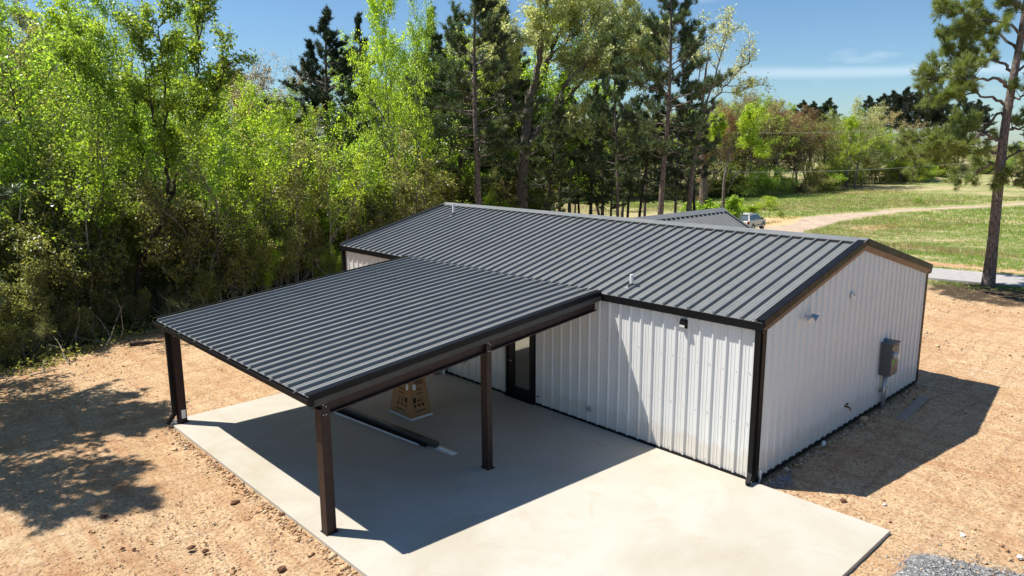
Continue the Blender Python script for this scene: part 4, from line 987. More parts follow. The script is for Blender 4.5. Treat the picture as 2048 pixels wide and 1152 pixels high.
# the big pine at the right, beside the lane
limb_tree('pine_tree', 1975, 34.4, [
    dict(root=1, p=[(1975, 580, 0), (1984, 500, 0), (1992, 420, 0), (2001, 330, 0), (2010, 255, 0), (2025, 165, 0), (2040, 85, 0), (2053, 0, 0), (2062, -90, 0), (2068, -180, 0)], r=[.33, .245, .225, .21, .19, .17, .155, .13, .10, .06]),
    dict(p=[(2042, 75, 0), (2015, 48, -.5), (1975, 42, -.8), (1930, 30, -.6), (1895, 22, -.4)], r=[.07, .05, .03, .015], sub=(17, 1.0, .25, 1.0)),
    dict(p=[(2036, 105, 0), (2000, 70, .8), (1960, 68, 1.2), (1915, 58, 1.5)], r=[.08, .05, .03, .015], sub=(14, .9, .35, 1.0)),
    dict(p=[(2030, 150, 0), (2008, 128, .3), (1975, 118, .4), (1930, 118, .2), (1893, 96, .1)], r=[.085, .06, .035, .015], sub=(19, .95, .35, 1.0)),
    dict(p=[(2022, 180, 0), (1995, 158, -.9), (1950, 160, -1.3), (1905, 150, -1.6), (1872, 158, -1.7)], r=[.085, .06, .035, .015], sub=(19, .9, .4, 1.0)),
    dict(p=[(2018, 212, 0), (1990, 198, 0), (1940, 188, .2), (1890, 196, .3), (1858, 200, .3)], r=[.08, .055, .03, .015], sub=(17, .8, .4, 1.0)),
    dict(p=[(2012, 232, 0), (1998, 226, .5), (1975, 250, 1.0), (1945, 262, 1.3), (1905, 262, 1.5)], r=[.075, .055, .04, .015], sub=(16, .85, .5, 1.0)),
    dict(p=[(2006, 283, 0), (1985, 276, -.4), (1960, 268, -.8), (1935, 290, -1.2), (1890, 285, -1.6), (1850, 290, -1.8)], r=[.085, .06, .04, .015], sub=(23, 1.0, .42, 1.0)),
    dict(p=[(2003, 306, 0), (1965, 302, 0), (1925, 305, 0), (1880, 312, .2), (1838, 308, .3)], r=[.08, .06, .035, .015], sub=(23, 1.0, .4, 1.0)),
    dict(p=[(2002, 320, 0), (1980, 330, 1.5), (1950, 345, 2.5), (1930, 352, 3)], r=[.06, .04, .02], sub=(11, .8, .3, 1.0)),
    dict(p=[(2010, 262, 0), (2045, 255, .5), (2090, 240, .8)], r=[.07, .04, .02], sub=(14, .9, .2, 1.0)),
    dict(p=[(2020, 205, 0), (2050, 190, -.5), (2110, 180, -.8)], r=[.07, .04, .02], sub=(12, .9, .3, 1.0)),
    dict(p=[(2028, 150, 0), (2070, 120, .5), (2130, 110, .8)], r=[.07, .04, .02], sub=(12, .9, .3, 1.0)),
    dict(p=[(2000, 345, 0), (2030, 352, -.6), (2080, 350, -1)], r=[.06, .04, .02], sub=(14, .9, .25, 1.0)),
    dict(p=[(2002, 325, 0), (2040, 305, .6), (2100, 300, 1)], r=[.06, .04, .02], sub=(12, .9, .35, 1.0)),
    dict(p=[(2045, 50, 0), (2060, 25, -.6), (2025, -5, -1.2)], r=[.06, .04, .02], sub=(11, .9, .35, 1.0)),
    dict(p=[(2055, -20, 0), (2010, -55, 0), (1960, -60, 0)], r=[.06, .04, .02], sub=(14, .9, .3, 1.0)),
    dict(p=[(2058, -40, 0), (2110, -80, 0), (2160, -90, 0)], r=[.06, .04, .02], sub=(14, .9, .3, 1.0)),
    dict(p=[(2065, -130, 0), (2040, -180, 0), (2020, -200, 0)], r=[.05, .03, .02], sub=(12, .9, .1, 1.0)),
    dict(p=[(2066, -160, 0), (2075, -230, 0)], r=[.05, .02], sub=(12, .9, .1, 1.0)),
], 'pine', 'tall pine with plated grey bark leaning beside the lane at the right', 71, 'bark_pine', 'needle_lt', ln=.25, wd=.02)

SP = {1: (6, .5, 48, .16, .03, .15), 2: (5, .45, 50, .2, .02, .15)}
SPL = [None, SP[1], SP[2]]
SPT = [None, (5, .5, 45, .16, .05, .15), (4, .45, 48, .2, .03, .15)]
# the curved young tree at the edge of the woods
limb_tree('leaf_tree', 272, 28.8, [
    dict(root=1, p=[(272, 645, 0), (276, 590, 0), (280, 535, 0), (296, 490, 0), (322, 448, 0), (338, 408, 0), (345, 385, 0)], r=[.17, .14, .125, .12, .11, .10, .09]),
    dict(p=[(342, 392, 0), (333, 350, -.3), (330, 300, -.5), (330, 240, -.7), (328, 150, -.8), (318, 70, -1), (322, 30, -1)], r=[.075, .065, .05, .035, .02, .01], sub=(14, 1.15, .15, 1)),
    dict(p=[(344, 385, 0), (356, 345, .4), (372, 290, .6), (382, 220, .8), (395, 130, 1), (392, 40, 1.1), (385, -15, 1.2)], r=[.075, .06, .05, .035, .02, .01], sub=(17, 1.3, .2, 1)),
    dict(p=[(326, 440, 0), (305, 395, .5), (292, 340, 1), (280, 280, 1.2), (272, 225, 1.4), (268, 180, 1.5)], r=[.05, .04, .03, .02, .01], sub=(10, 1.2, .25, 1)),
    dict(p=[(368, 300, .6), (400, 240, .8), (430, 190, .6), (452, 120, .5)], r=[.045, .035, .02, .01], sub=(9, 1.2, .2, 1)),
    dict(p=[(333, 300, -.5), (305, 220, -1.2), (290, 130, -1.6), (288, 70, -1.8)], r=[.04, .03, .02, .01], sub=(8, 1.0, .25, 1)),
], 'leaf', 'young tree with a curved forked trunk at the edge of the woods', 81, 'bark_dk', 'leaf_mid', spec=SPT, per_=5, size=.12, lift=.5, trop=.08)
# the large spreading pale oak behind the roof ridge
limb_tree('oak_tree', 1048, 50, [
    dict(root=1, p=[(1042, 425, 0), (1044, 360, 0), (1050, 300, 0), (1054, 245, 0), (1060, 190, 0)], r=[.50, .42, .38, .34, .30]),
    dict(p=[(1060, 195, 0), (1078, 120, -.5), (1085, 50, -1), (1100, -20, -1.5), (1110, -90, -1.6)], r=[.24, .20, .15, .09, .03], sub=(16, 3.0, .2, 1)),
    dict(p=[(1062, 190, 0), (1100, 110, 1), (1130, 40, 1.5), (1150, -30, 2)], r=[.2, .16, .10, .03], sub=(14, 3.0, .25, 1)),
    dict(p=[(1052, 250, 0), (1020, 190, -.8), (1005, 120, -1.5), (990, 40, -2)], r=[.18, .13, .09, .03], sub=(12, 3.0, .3, 1)),
    dict(p=[(1052, 300, 0), (1100, 230, -1), (1135, 165, -1.6), (1180, 125, -2), (1230, 112, -2.2), (1285, 108, -2.4)], r=[.22, .18, .14, .10, .06, .02], sub=(22, 2.4, .35, 1)),
    dict(p=[(1055, 280, 0), (1120, 215, 1), (1165, 160, 1.5), (1215, 128, 2), (1255, 120, 2.2), (1305, 95, 2.3)], r=[.2, .16, .12, .09, .05, .02], sub=(20, 2.4, .4, 1)),
    dict(p=[(1100, 110, 1), (1150, 70, .5), (1195, 45, 0), (1235, 60, -.5)], r=[.1, .08, .05, .02], sub=(16, 2.4, .2, 1)),
    dict(p=[(1054, 240, 0), (1030, 200, 2), (985, 160, 3), (950, 130, 3.5)], r=[.12, .09, .06, .02], sub=(10, 2.4, .3, 1)),
    dict(p=[(1046, 330, 0), (1075, 300, -1), (1120, 265, -1.4), (1170, 240, -1.6)], r=[.1, .08, .05, .02], sub=(5, 1.6, .5, 1)),
    dict(p=[(1046, 375, 0), (1085, 372, -1.5), (1125, 352, -2), (1165, 330, -2.3)], r=[.09, .07, .05, .02]),
], 'leaf', 'large spreading oak with pale yellow-green leaves behind the roof ridge', 83, 'bark', 'leaf_pale', spec=SPL, per_=8, spread=.16, size=.165, lift=.25)
# thin leaning tree with a sparse fan of twigs, right of the pines
limb_tree('leaf_tree', 1376, 47, [
    dict(root=1, p=[(1374, 425, 0), (1384, 350, 0), (1396, 280, 0), (1402, 230, 0), (1412, 140, 0), (1418, 95, 0)], r=[.19, .16, .13, .11, .06, .02]),
    dict(p=[(1398, 275, 0), (1425, 210, 0), (1450, 170, 0), (1480, 140, 0), (1504, 120, 0)], r=[.08, .06, .04, .015], sub=(9, 1.5, .3, 1)),
    dict(p=[(1400, 260, 0), (1430, 150, .5), (1448, 90, .8), (1458, 50, 1)], r=[.08, .06, .04, .015], sub=(10, 1.5, .35, 1)),
    dict(p=[(1405, 215, 0), (1400, 140, -.5), (1412, 70, -.8)], r=[.05, .035, .015], sub=(7, 1.2, .4, 1)),
    dict(p=[(1440, 185, 0), (1470, 185, 0), (1508, 172, 0)], r=[.03, .02, .01], sub=(7, 1.0, .3, 1)),
    dict(p=[(1386, 345, 0), (1410, 335, -.5), (1432, 330, -.8)], r=[.03, .02, .01], sub=(3, .8, .4, 1)),
], 'leaf', 'thin leaning tree with a sparse fan of pale leaves right of the pines', 85, 'bark', 'leaf_pale', spec=SPL, per_=1, size=.13, lift=.3)
# snag wrapped in dead vine, forked pale tree
def plain_limbs(name, px, depth, limbs, label, seed, bmat): return limb_tree(name, px, depth, limbs, 'none', label, seed, bmat, None)
limb_tree('dead_tree', 1408, 72, [
    dict(root=1, p=[(1409, 425, 0), (1407, 390, 0), (1406, 340, 0), (1404, 290, 0)], r=[.42, .40, .36, .22]),
    dict(p=[(1404, 345, 0), (1390, 330, -.4), (1365, 342, -.8), (1340, 330, -1)], r=[.09, .07, .04, .02]),
    dict(p=[(1392, 336, -.4), (1372, 345, -.6), (1358, 352, -.7)], r=[.05, .04, .02]),
    dict(p=[(1408, 300, 0), (1406, 340, .1), (1407, 400, .1)], r=[.2, .3, .3], sub=(60, .5, 0, 1)),
], 'leaf', 'broken dead trunk wrapped in brown vine at the edge of the field', 87, 'bark', 'leaf_red', spec=SPL, per_=1, size=.10, lift=0)
limb_tree('leaf_tree', 1448, 70, [
    dict(root=1, p=[(1448, 430, 0), (1447, 380, 0), (1452, 340, 0), (1458, 305, 0), (1470, 280, 0)], r=[.17, .14, .12, .09, .05]),
    dict(p=[(1455, 385, 0), (1470, 352, 0), (1500, 340, 0)], r=[.07, .055, .02]),
    dict(p=[(1456, 310, 0), (1440, 280, 0), (1436, 250, 0)], r=[.05, .04, .02], sub=(7, 1.6, .3, 1)),
    dict(p=[(1468, 283, 0), (1480, 262, 0), (1500, 240, 0)], r=[.05, .04, .02], sub=(8, 1.8, .3, 1)),
    dict(p=[(1462, 295, 0), (1490, 290, 0), (1512, 298, 0)], r=[.04, .03, .02], sub=(7, 1.6, .3, 1)),
], 'leaf', 'forked bright green tree beside the dark bush behind the porch roof', 89, 'bark', 'leaf_bright', spec=SPL, per_=7, size=.14, lift=.3)

# picture-height of the woods' skyline by column
SKY_X = [-400, 0, 100, 200, 235, 270, 380, 430, 470, 520, 560, 620, 660, 720, 780, 860, 900, 1000, 1200, 1250, 1300]
SKY_Y = [-120, -60, -20, 0, 95, 70, 60, 95, 130, 145, 150, 130, 110, 90, 20, 60, 20, -20, 90, 190, 200]
rngw = random.Random(5)
GW = 'trees of the dense woods'; 
def woods_tree(px, depth, v, ytop, mat=None, label=None, group=GW, name='leaf_tree', wide=1.0):
    x, y = at(px, depth); h = max(3.0, hgt(ytop, depth)-gz(x, y)); place(v, x, y, h, rngw.uniform(0, 6.28), label, 'tree', group, mat, name, wide)
LAB = {'up': 'slender spring-green tree among many in the dense woods', 'wide': 'broad spring-green tree among many in the dense woods', 'sparse': 'thin tree with sparse tan buds in the dense woods', 'pine': 'dark green pine standing in the dense woods'}
rows = [(29, 3.0, .28, 300), (34, 3.3, .2, 230), (40, 3.3, .1, 160), (47, 3.1, .05, 90), (56, 3.6, .0, 45), (68, 4.5, 0, 20)]
for ri, (dep, spc, _, lowr) in enumerate(rows):
    px = -330
    while px < 1240:
        px += spc/dep*FPX*rngw.uniform(.7, 1.3); dd = dep*rngw.uniform(.94, 1.06)
        x, y = at(px, dd)
        if y < float(woods_line(np.array(x)))+.8: continue
        if px > 1000 and dd < 44: continue
        if px > 900 and ri < 3: continue
        if abs(px-272) < 45 and dd < 33: continue
        yt = float(np.interp(px, SKY_X, SKY_Y))+rngw.uniform(10, 60+lowr)
        kinds = ['up1', 'up2', 'up3', 'wide1', 'wide2', 'up1', 'wide2', 'sparse1'] if px < 820 else ['up1', 'wide2', 'pine2', 'wide1', 'up3', 'pine4']
        if ri < 2: kinds = ['up1', 'up2', 'wide1', 'wide2', 'up3']
        if ri >= 3 and 560 < px < 900: kinds = kinds+['pine2', 'pine4']
        v = rngw.choice(kinds); mat = None
        if 'pine' not in v and 'sparse' not in v:
            mat = rngw.choice(['leaf_bright', 'leaf_bright', 'leaf_mid']) if px > 380 else rngw.choice(['leaf_mid', 'leaf_bright', 'leaf_olive', 'leaf_mid'])
        woods_tree(px, dd, v, yt, mat, LAB[v.rstrip('0123456789')], GW, 'pine_tree' if 'pine' in v else 'leaf_tree')
# skyline trees that can be told apart
for px, dep, v, yt, mat, lb, nm, wd in [
    (60, 33, 'sparse1', -30, 'leaf_tan', 'tall tree with pale tan buds at the left end of the woods', 'leaf_tree', 1),
    (160, 36, 'up2', -15, 'leaf_bright', 'tall bright yellow-green tree left of the gap of sky', 'leaf_tree', 1),
    (195, 40, 'up1', -60, 'leaf_mid', 'tall dark leafy tree just left of the gap of sky', 'leaf_tree', .8),
    (20, 38, 'up3', -20, 'leaf_mid', 'tall green tree at the left edge of the view', 'leaf_tree', 1),
    (262, 44, 'sparse1', -5, 'leaf_mid', 'thin bare-topped tree against the gap of sky', 'leaf_tree', .7),
    (395, 42, 'up1', -15, 'leaf_mid', 'dense leafy tree rising behind the curved young tree', 'leaf_tree', .6),
    (520, 60, 'wide1', 128, 'leaf_tan', 'low tan-topped tree beneath the open sky of the woods', 'leaf_tree', 1),
    (590, 58, 'sparse2', 112, 'leaf_tan', 'wispy tan tree left of the dark pine in the woods', 'leaf_tree', 1),
    (470, 75, 'farpine', 118, 'needle', 'far dark pine top showing over the low green trees', 'pine_tree', 1),
    (672, 50, 'pine1', 30, 'needle_dk', 'dark pine with upright tufts standing against the sky', 'pine_tree', 1.25),
    (630, 56, 'pine2', 88, 'needle_dk', 'shorter dark pine left of the tufted pine', 'pine_tree', 1.1),
    (742, 56, 'pine2', 40, 'needle_dk', 'dark pine half hidden left of the tall bright tree', 'pine_tree', .8),
    (800, 42, 'up2', -50, 'leaf_bright', 'tall narrow bright green tree between the pines', 'leaf_tree', .5),
    (845, 46, 'up3', -30, 'leaf_mid', 'tall loose green tree right of the narrow bright tree', 'leaf_tree', .6),
    (885, 55, 'pine2', 30, 'needle', 'grey-green pine left of the tall forked pine', 'pine_tree', .9),
    (958, 43, 'pine1', -60, 'needle', 'tall pine with up-curved boughs left of the oak', 'pine_tree', 1.1),
    (1010, 52, 'pine2', -10, 'needle', 'slimmer pine in front of the oak crown', 'pine_tree', 1),
    (915, 47, 'pine4', 130, 'needle', 'low bushy pine below the tall pines behind the roof ridge', 'pine_tree', 1.3),
    (1085, 46, 'pine4', 205, 'needle', 'small pine below the oak boughs', 'pine_tree', 1.2),
    (1120, 55, 'pine2', 160, 'needle', 'mid-height pine right of the oak trunk', 'pine_tree', 1.1),
    (1180, 52, 'pine4', 180, 'needle', 'thin pine under the right end of the oak', 'pine_tree', 1.2),
    (1238, 46, 'pine3', 85, 'needle', 'slim pine with a bare lower trunk left of the tallest pine', 'pine_tree', .75),
    (1276, 50, 'pine4', 150, 'needle', 'small slim pine between two taller pines', 'pine_tree', 1.0),
    (1320, 43, 'pine3', -45, 'needle', 'tallest pine with a straight bare trunk behind the roof ridge', 'pine_tree', 1.05),
    (1392, 50, 'pine4', 55, 'needle_dk', 'thin dark pine just right of the tallest pine', 'pine_tree', .8),
]: woods_tree(px, dep, v, yt, mat, lb, None, nm, wd)
for i in range(85):
    px = rngw.uniform(-60, 900); dd = rngw.uniform(25.5, 34)*(1+max(0, px-400)/2200); x, y = at(px, dd); wl0 = float(woods_line(np.array(x)))
    if y < wl0+.4: y = wl0+rngw.uniform(.4, 1.5)
    if abs(px-280) < 70: continue
    place(rngw.choice(['slim', 'slim2', 'slim']), x, y, rngw.uniform(5.0, 9.0), rngw.uniform(0, 6.28), 'thin', 'tree', 'thin-stemmed young trees at the wood edge', rngw.choice(['leaf_mid', 'leaf_olive', 'leaf_bright']), 'young_tree')
for i, (px, dd, yt) in enumerate(((905, 62, 60), (935, 57, 95), (985, 60, 30), (1030, 66, 110), (1075, 62, 140), (1100, 58, 200), (1140, 66, 150), (1160, 57, 230), (1205, 62, 190), (1222, 56, 250), (1255, 63, 200), (1290, 58, 235), (1350, 62, 215))):
    woods_tree(px, dd, ('pine2', 'pine4', 'pine1')[i % 3], yt, 'needle', 'pine', 'pines behind the roof ridge', 'pine_tree', 1.15)
for i, (px, dd, yt) in enumerate(((930, 74, 170), (980, 78, 195), (1040, 76, 205), (1095, 80, 225), (1150, 78, 250), (1200, 82, 262), (1245, 80, 255))):
    woods_tree(px, dd, ('wide1', 'up2', 'wide2')[i % 3], yt, ('leaf_bright', 'leaf_mid')[i % 2], 'tree', 'leafy trees behind the pines', 'leaf_tree', 1.3)
# trees outside the frame at the left whose shade falls on the dirt
for x, y, h, v in ((-13.2, 20.4, 12.5, 'up1'), (-11.9, 17.0, 11.5, 'pine2'), (-15.2, 17.2, 11.5, 'wide1'), (-12.6, 14.2, 10.5, 'pine4')):
    place(v, x, y, h, 1.0+x, 'tree just past the left edge, %s, shading the dirt' % {'up1': 'slender and tall by the woods', 'pine2': 'the taller pine', 'wide1': 'broad and leafy', 'pine4': 'the smaller pine'}[v], 'tree', 'trees beside the dirt at the left', 'needle' if 'pine' in v else 'leaf_mid', 'pine_tree' if 'pine' in v else 'leaf_tree', 1.25)

# understorey along the wood's edge
gb = 'olive thicket bushes along the edge of the woods'
n = 0
for row, (off, sp, hmin, hmax) in enumerate(((.9, 1.2, 2.0, 3.8), (2.4, 1.5, 3.2, 5.0), (4.5, 2.0, 3.6, 5.8), (7.5, 3.0, 4.5, 6.5))):
    x = -17.5
    while x < 24:
        x += sp*rngw.uniform(.7, 1.3); y = float(woods_line(np.array(x)))+off+rngw.uniform(-.5, .6)
        h = rngw.uniform(hmin, hmax)
        v = rngw.choice(['bush2', 'bush3', 'sap1', 'sap2', 'sap1', 'sap2']); h *= 1.25 if 'sap' in v else .7
        mat = 'leaf_olive' if x < -1 or rngw.random() < .3 else rngw.choice(['leaf_mid', 'leaf_bright', 'leaf_olive'])
        if row >= 2 and rngw.random() < .4: mat = 'leaf_mid'
        if x < -7.5: h *= .72
        if -6.4 < x < -3.6 and row < 2: h = min(h, 1.5)
        place(v, x, y, h, rngw.uniform(0, 6.28), 'many-stemmed olive-green bush in the thicket along the woods', 'bush', gb, mat, 'thicket_bush', rngw.uniform(.85, 1.15)); n += 1
# low litter of leaves, sprouts and twigs on the forest edge
rngn = np.random.RandomState(9)
Xs = rngn.uniform(-18, 26, 26000); Ys = woods_line(Xs)+np.abs(rngn.normal(0, 1.0, 26000))*3.0-.5-rngn.exponential(.25, 26000)
Zs = np.array([terr(a, 0) for a in Xs[:1]])[0]*0+GZ+.02+rngn.exponential(.10, 26000)
link('undergrowth', leaves_mesh('undergrowth', np.stack([Xs, Ys, Zs], 1), .11, rngn, M['leaf_olive'], flat=.3), None); tag(bpy.data.objects['undergrowth'], kind='stuff')
wd_ = Wood()
for i in range(420):
    x = rngn.uniform(-17, 24); y = float(woods_line(np.array(x)))+rngn.uniform(-1.2, 3.5); a = rngn.uniform(0, 6.28); el = rngn.choice([.05, .1, .6, 1.5])
    wd_.tube(path(rngn, (x, y, GZ+.03), (math.cos(a), math.sin(a), el), rngn.uniform(.5, 2.2), 4, .16), np.linspace(rngn.uniform(.012, .03), .005, 5), 4)
o = link('twigs', wd_.mesh('twigs', M['bark_pale']), None); tag(o, kind='stuff')
q = pix(290, 686, 2, GZ); wl_ = Wood(); wl_.tube(path(rngn, (q[0]-.5, q[1], GZ+.05), (1, -.1, .02), 1.1, 4, .1), [.07, .08, .07, .06, .04], 7)
o = link('fallen_branch', wl_.mesh('fallen_branch', M['bark_dk']), None); tag(o, 'short dark fallen branch on the dirt before the woods', 'branch')

# ------------------------------------------------------------------ far treeline beyond the field
TLX = [900, 1400, 1500, 1600, 1700, 1800, 1900, 2048, 2300]; TLD = [118, 122, 127, 134, 146, 155, 166, 175, 185]
TPX = [900, 1250, 1300, 1400, 1440, 1500, 1550, 1600, 1650, 1700, 1750, 1800, 1850, 1900, 1950, 2000, 2100, 2300]; TPY = [200, 215, 215, 208, 198, 192, 208, 215, 235, 222, 258, 258, 256, 262, 283, 290, 290, 280]
GF = 'trees of the far treeline'
def far_tree(px, depth, v, ytop, mat, label, group=GF, name='leaf_tree', wide=1.0):
    x, y = at(px, depth); h = max(3, hgt(ytop, depth)-gz(x, y)); place(v, x, y, h, rngw.uniform(0, 6.28), label, 'tree', group, mat, name, wide)
FL = {'leaf_bright': 'bright green tree in the far treeline beyond the field', 'leaf_mid': 'mid green tree in the far treeline beyond the field', 'leaf_red': 'reddish budding tree in the far treeline beyond the field', 'leaf_tan': 'pale tan tree in the far treeline beyond the field', 'leaf_pale': 'pale yellow-green tree in the far treeline beyond the field', 'leaf_olive': 'olive tree in the far treeline beyond the field'}
rngw = random.Random(21)
for row, dx in enumerate((0, 6, 13, 21)):
    px = 960
    while px < 2260:
        px += 40*rngw.uniform(.6, 1.35); dd = float(np.interp(px, TLX, TLD))+dx+rngw.uniform(-2, 2)
        yt = float(np.interp(px, TPX, TPY))+rngw.uniform(-4, 50-10*row)
        if px < 1640: mat = rngw.choice(['leaf_red', 'leaf_tan', 'leaf_red', 'leaf_olive', 'leaf_red', 'leaf_mid']) if row else rngw.choice(['leaf_mid', 'leaf_tan', 'leaf_olive', 'leaf_bright', 'leaf_red'])
        else: mat = rngw.choice(['leaf_tan', 'leaf_mid', 'leaf_olive', 'leaf_mid', 'leaf_bright'])
        v = rngw.choice(['wide1', 'wide2', 'up3']) if mat not in ('leaf_red', 'leaf_tan') else rngw.choice(['wide2', 'up3', 'sparse2'])
        far_tree(px, dd, v, yt, mat, FL[mat], wide=1.15)
for px, d_, v, yt, mat, lb, wd in [
    (1705, 140, 'wide1', 200, 'leaf_pale', 'tall pale yellow-green tree standing above the far treeline', 1.0), (1690, 137, 'up2', 235, 'leaf_bright', 'bright green tree below the pale tree of the far treeline', 1.1),
    (1745, 150, 'wide1', 262, 'leaf_bright', 'bright green tree right of the pale tree of the far treeline', 1.1), (1795, 150, 'wide2', 228, 'leaf_tan', 'round grey-twigged tree below the dark far pines', 1.5),
    (1530, 138, 'sparse2', 190, 'leaf_red', 'tall reddish tree at the top of the far treeline', 1.3), (1555, 145, 'wide2', 205, 'leaf_red', 'rust-coloured round tree in the far treeline', 1.2),
    (1500, 140, 'sparse2', 184, 'leaf_tan', 'bare-topped grey tree left of the reddish far tree', 1.2), (1450, 135, 'wide2', 192, 'leaf_tan', 'pale budding tree at the left end of the visible far treeline', 1.3)]:
    far_tree(px, d_, v, yt, mat, lb, None, wide=wd)
for i, (px, d_, yt) in enumerate(((1590, 190, 208), (1612, 195, 210), (1640, 200, 204), (1722, 200, 200), (1745, 195, 196), (1768, 200, 190), (1790, 190, 184), (1812, 195, 188), (1832, 190, 191), (1850, 195, 198), (1866, 190, 206), (1905, 195, 200), (1935, 200, 208), (2040, 210, 256))):
    far_tree(px, d_, 'farpine', yt, 'needle_dk', 'round-topped dark pine behind the far treeline', 'dark pines behind the far treeline', 'pine_tree', 1.1)
# hedge of bushes at the foot of the far trees
GH = 'bushes along the far side of the field'
px = 960
while px < 2250:
    px += 34*rngw.uniform(.6, 1.3); dd = float(np.interp(px, TLX, TLD))-2.5+rngw.uniform(-1.5, 1.5); x, y = at(px, dd)
    mat = rngw.choice(['leaf_olive', 'leaf_mid', 'leaf_bright', 'leaf_olive', 'leaf_red'])
    place(rngw.choice(['bush1', 'bush2', 'bush3', 'lush']), x, y, rngw.uniform(2.2, 6), rngw.uniform(0, 6.28), 'bush in the hedge along the far side of the field', 'bush', GH, mat, 'hedge_bush', 1.5)
for px, dd, h, wd, mat, lb in ((1405, 73, 2.9, 1.3, 'leaf_mid', 'dense dark green bush behind the porch roof beside the dead trunk'), (1450, 71, 3.1, 1.2, 'leaf_mid', 'dense green bush behind the porch roof at the foot of the forked tree'), (1484, 84, 2.4, 1.2, 'leaf_bright', 'low yellow-green bush just behind the parked car'), (1530, 99, 1.9, 1.5, 'leaf_bright', 'lone low bush in the field behind the car'),
    (1840, 108, .9, 1.8, 'leaf_mid', 'lone bush in the field below the dark far pines'), (1440, 90, 1.4, 1.6, 'leaf_bright', 'low bush at the left of the open field'), (1660, 150, 5, 1.5, 'leaf_bright', 'big bright bush at the foot of the pale far tree'), (1800, 150, 5.2, 2.0, 'leaf_bright', 'big bright green bush at the far edge of the field'), (1560, 90, .7, 1.6, 'leaf_mid', 'tiny bush in the field by the sandy patch')):
    x, y = at(px, dd); place('bush1' if px > 1500 else 'lush', x, y, h, px, lb, 'bush', None, mat, 'field_bush', wd)

# overhead lines and their poles
def pole(px, depth, h, label):
    x, y = at(px, depth); z = gz(x, y); t = empty('utility_pole', (x, y, z), label=label, cat='utility pole')
    MB().tube([(0, 0, -.5), (0, 0, h)], [.16, .11], 8).build('pole', M['bark_dk'], t); MB().box(-1.1, 1.1, -.06, .06, h-.8, h-.65).build('crossarm', M['bark_dk'], t); return Vector((x, y, z))
P0 = pole(1335, 118, 11.5, 'wooden utility pole hidden among the pines left of the field'); P1 = pole(1996, 112, 12.5, 'wooden utility pole behind the big right-hand pine trunk')
for hz0, hz1, lb in ((10.9, 11.9, 'upper overhead wire crossing above the far treeline'), (4.7, 6.2, 'lower overhead wire crossing in front of the far treeline')):
    a = P0+Vector((0, 0, hz0)); e = P1+Vector((0, 0, hz1)); pts = [a.lerp(e, t/16)-Vector((0, 0, 4*.9*(t/16)*(1-t/16))) for t in range(17)]
    MB().tube(pts, .022, 4).build('overhead_wire', M['galv'], None, label=lb, cat='overhead wire')
# white marker behind the pine
x, y = 30.9-.2, 2.8; q = pix(1990, 548, 2, 0); tt = MB().box(-.22, .22, -.15, .15, -.1, .95).build('utility_pedestal', M['pvc'], None, label='small white utility pedestal just behind the right pine trunk', cat='utility pedestal'); bevel(tt, .03); xx, yy = at(1992, 37.6); tt.location = (xx, yy, gz(xx, yy))

# ------------------------------------------------------------------ field grass, verge grass, stones
def blades(name, X, Y, hmin, hmax, wd, mat, seed, per=5, spread=.12, z0=0.0):
    rng = np.random.RandomState(seed); n = len(X); X = np.repeat(X, per)+rng.normal(0, spread, n*per); Y = np.repeat(Y, per)+rng.normal(0, spread, n*per)
    Z = terr(X, Y)+GZ+z0+.035*np.sin(X*.7+1.3)*np.cos(Y*.6)+.03*np.sin(X*.23)*np.sin(Y*.31+.8)-.03
    h = rng.uniform(hmin, hmax, n*per); a = rng.uniform(0, 6.28, n*per); u = np.stack([np.cos(a), np.sin(a), 0*a], 1)*wd/2
    b0 = np.stack([X, Y, Z], 1); tip = b0+np.stack([rng.normal(0, .35, n*per)*h, rng.normal(0, .35, n*per)*h, h], 1)
    V = np.stack([b0-u, b0+u, tip], 1).reshape(-1, 3); o = link(name, fast_mesh(name, V, np.arange(len(V)).reshape(-1, 3), M[mat])); tag(o, kind='stuff')
rg = np.random.RandomState(4)
def scatter(n_, x0, x1, y0, y1, f): 
    X = rg.uniform(x0, x1, n_); Y = rg.uniform(y0, y1, n_); k_ = f(X, Y); return X[k_], Y[k_]
trk = lambda X, Y: (seg_dist(X, Y, TRACK) > 2.8) & (seg_dist(X, Y, ROADC) > 2.6)
X, Y = scatter(60000, 33, 80, -12, 34, lambda X, Y: trk(X, Y) & (rg.uniform(0, 1, len(X)) < .75*(.3+.7*(np.sin(X*.5+np.sin(Y*.4)*2)*np.cos(Y*.37+X*.1) > -.3))))
blades('grass', X, Y, .06, .22, .035, 'grass', 1)
X, Y = scatter(26000, 70, 125, 10, 75, trk); blades('grass', X, Y, .10, .34, .07, 'grass', 2, 4, .3)
X, Y = scatter(16000, 40, 130, -8, 75, lambda X, Y: trk(X, Y) & (np.sin(X*.13+Y*.21)+np.sin(Y*.17-X*.06+1) > .1)); blades('dry_grass', X, Y, .15, .5, .045, 'straw', 3, 6, .25)
X, Y = scatter(9000, 22, 33, -11, 11, lambda X, Y: (np.abs(X-(26.3-(Y-5)*.2)) < rg.exponential(.55, len(X))) | (np.abs(seg_dist(X, Y, ROADC)-2.2) < .28)); blades('verge_grass', X, Y, .05, .18, .03, 'grass', 5, 6, .1)
X, Y = scatter(900, 20, 30, -6, 8, lambda X, Y: np.hypot((X-26.2)*.7, Y-1.5) < 4); blades('dry_grass', X, Y, .02, .09, .04, 'straw', 6, 5, .12)
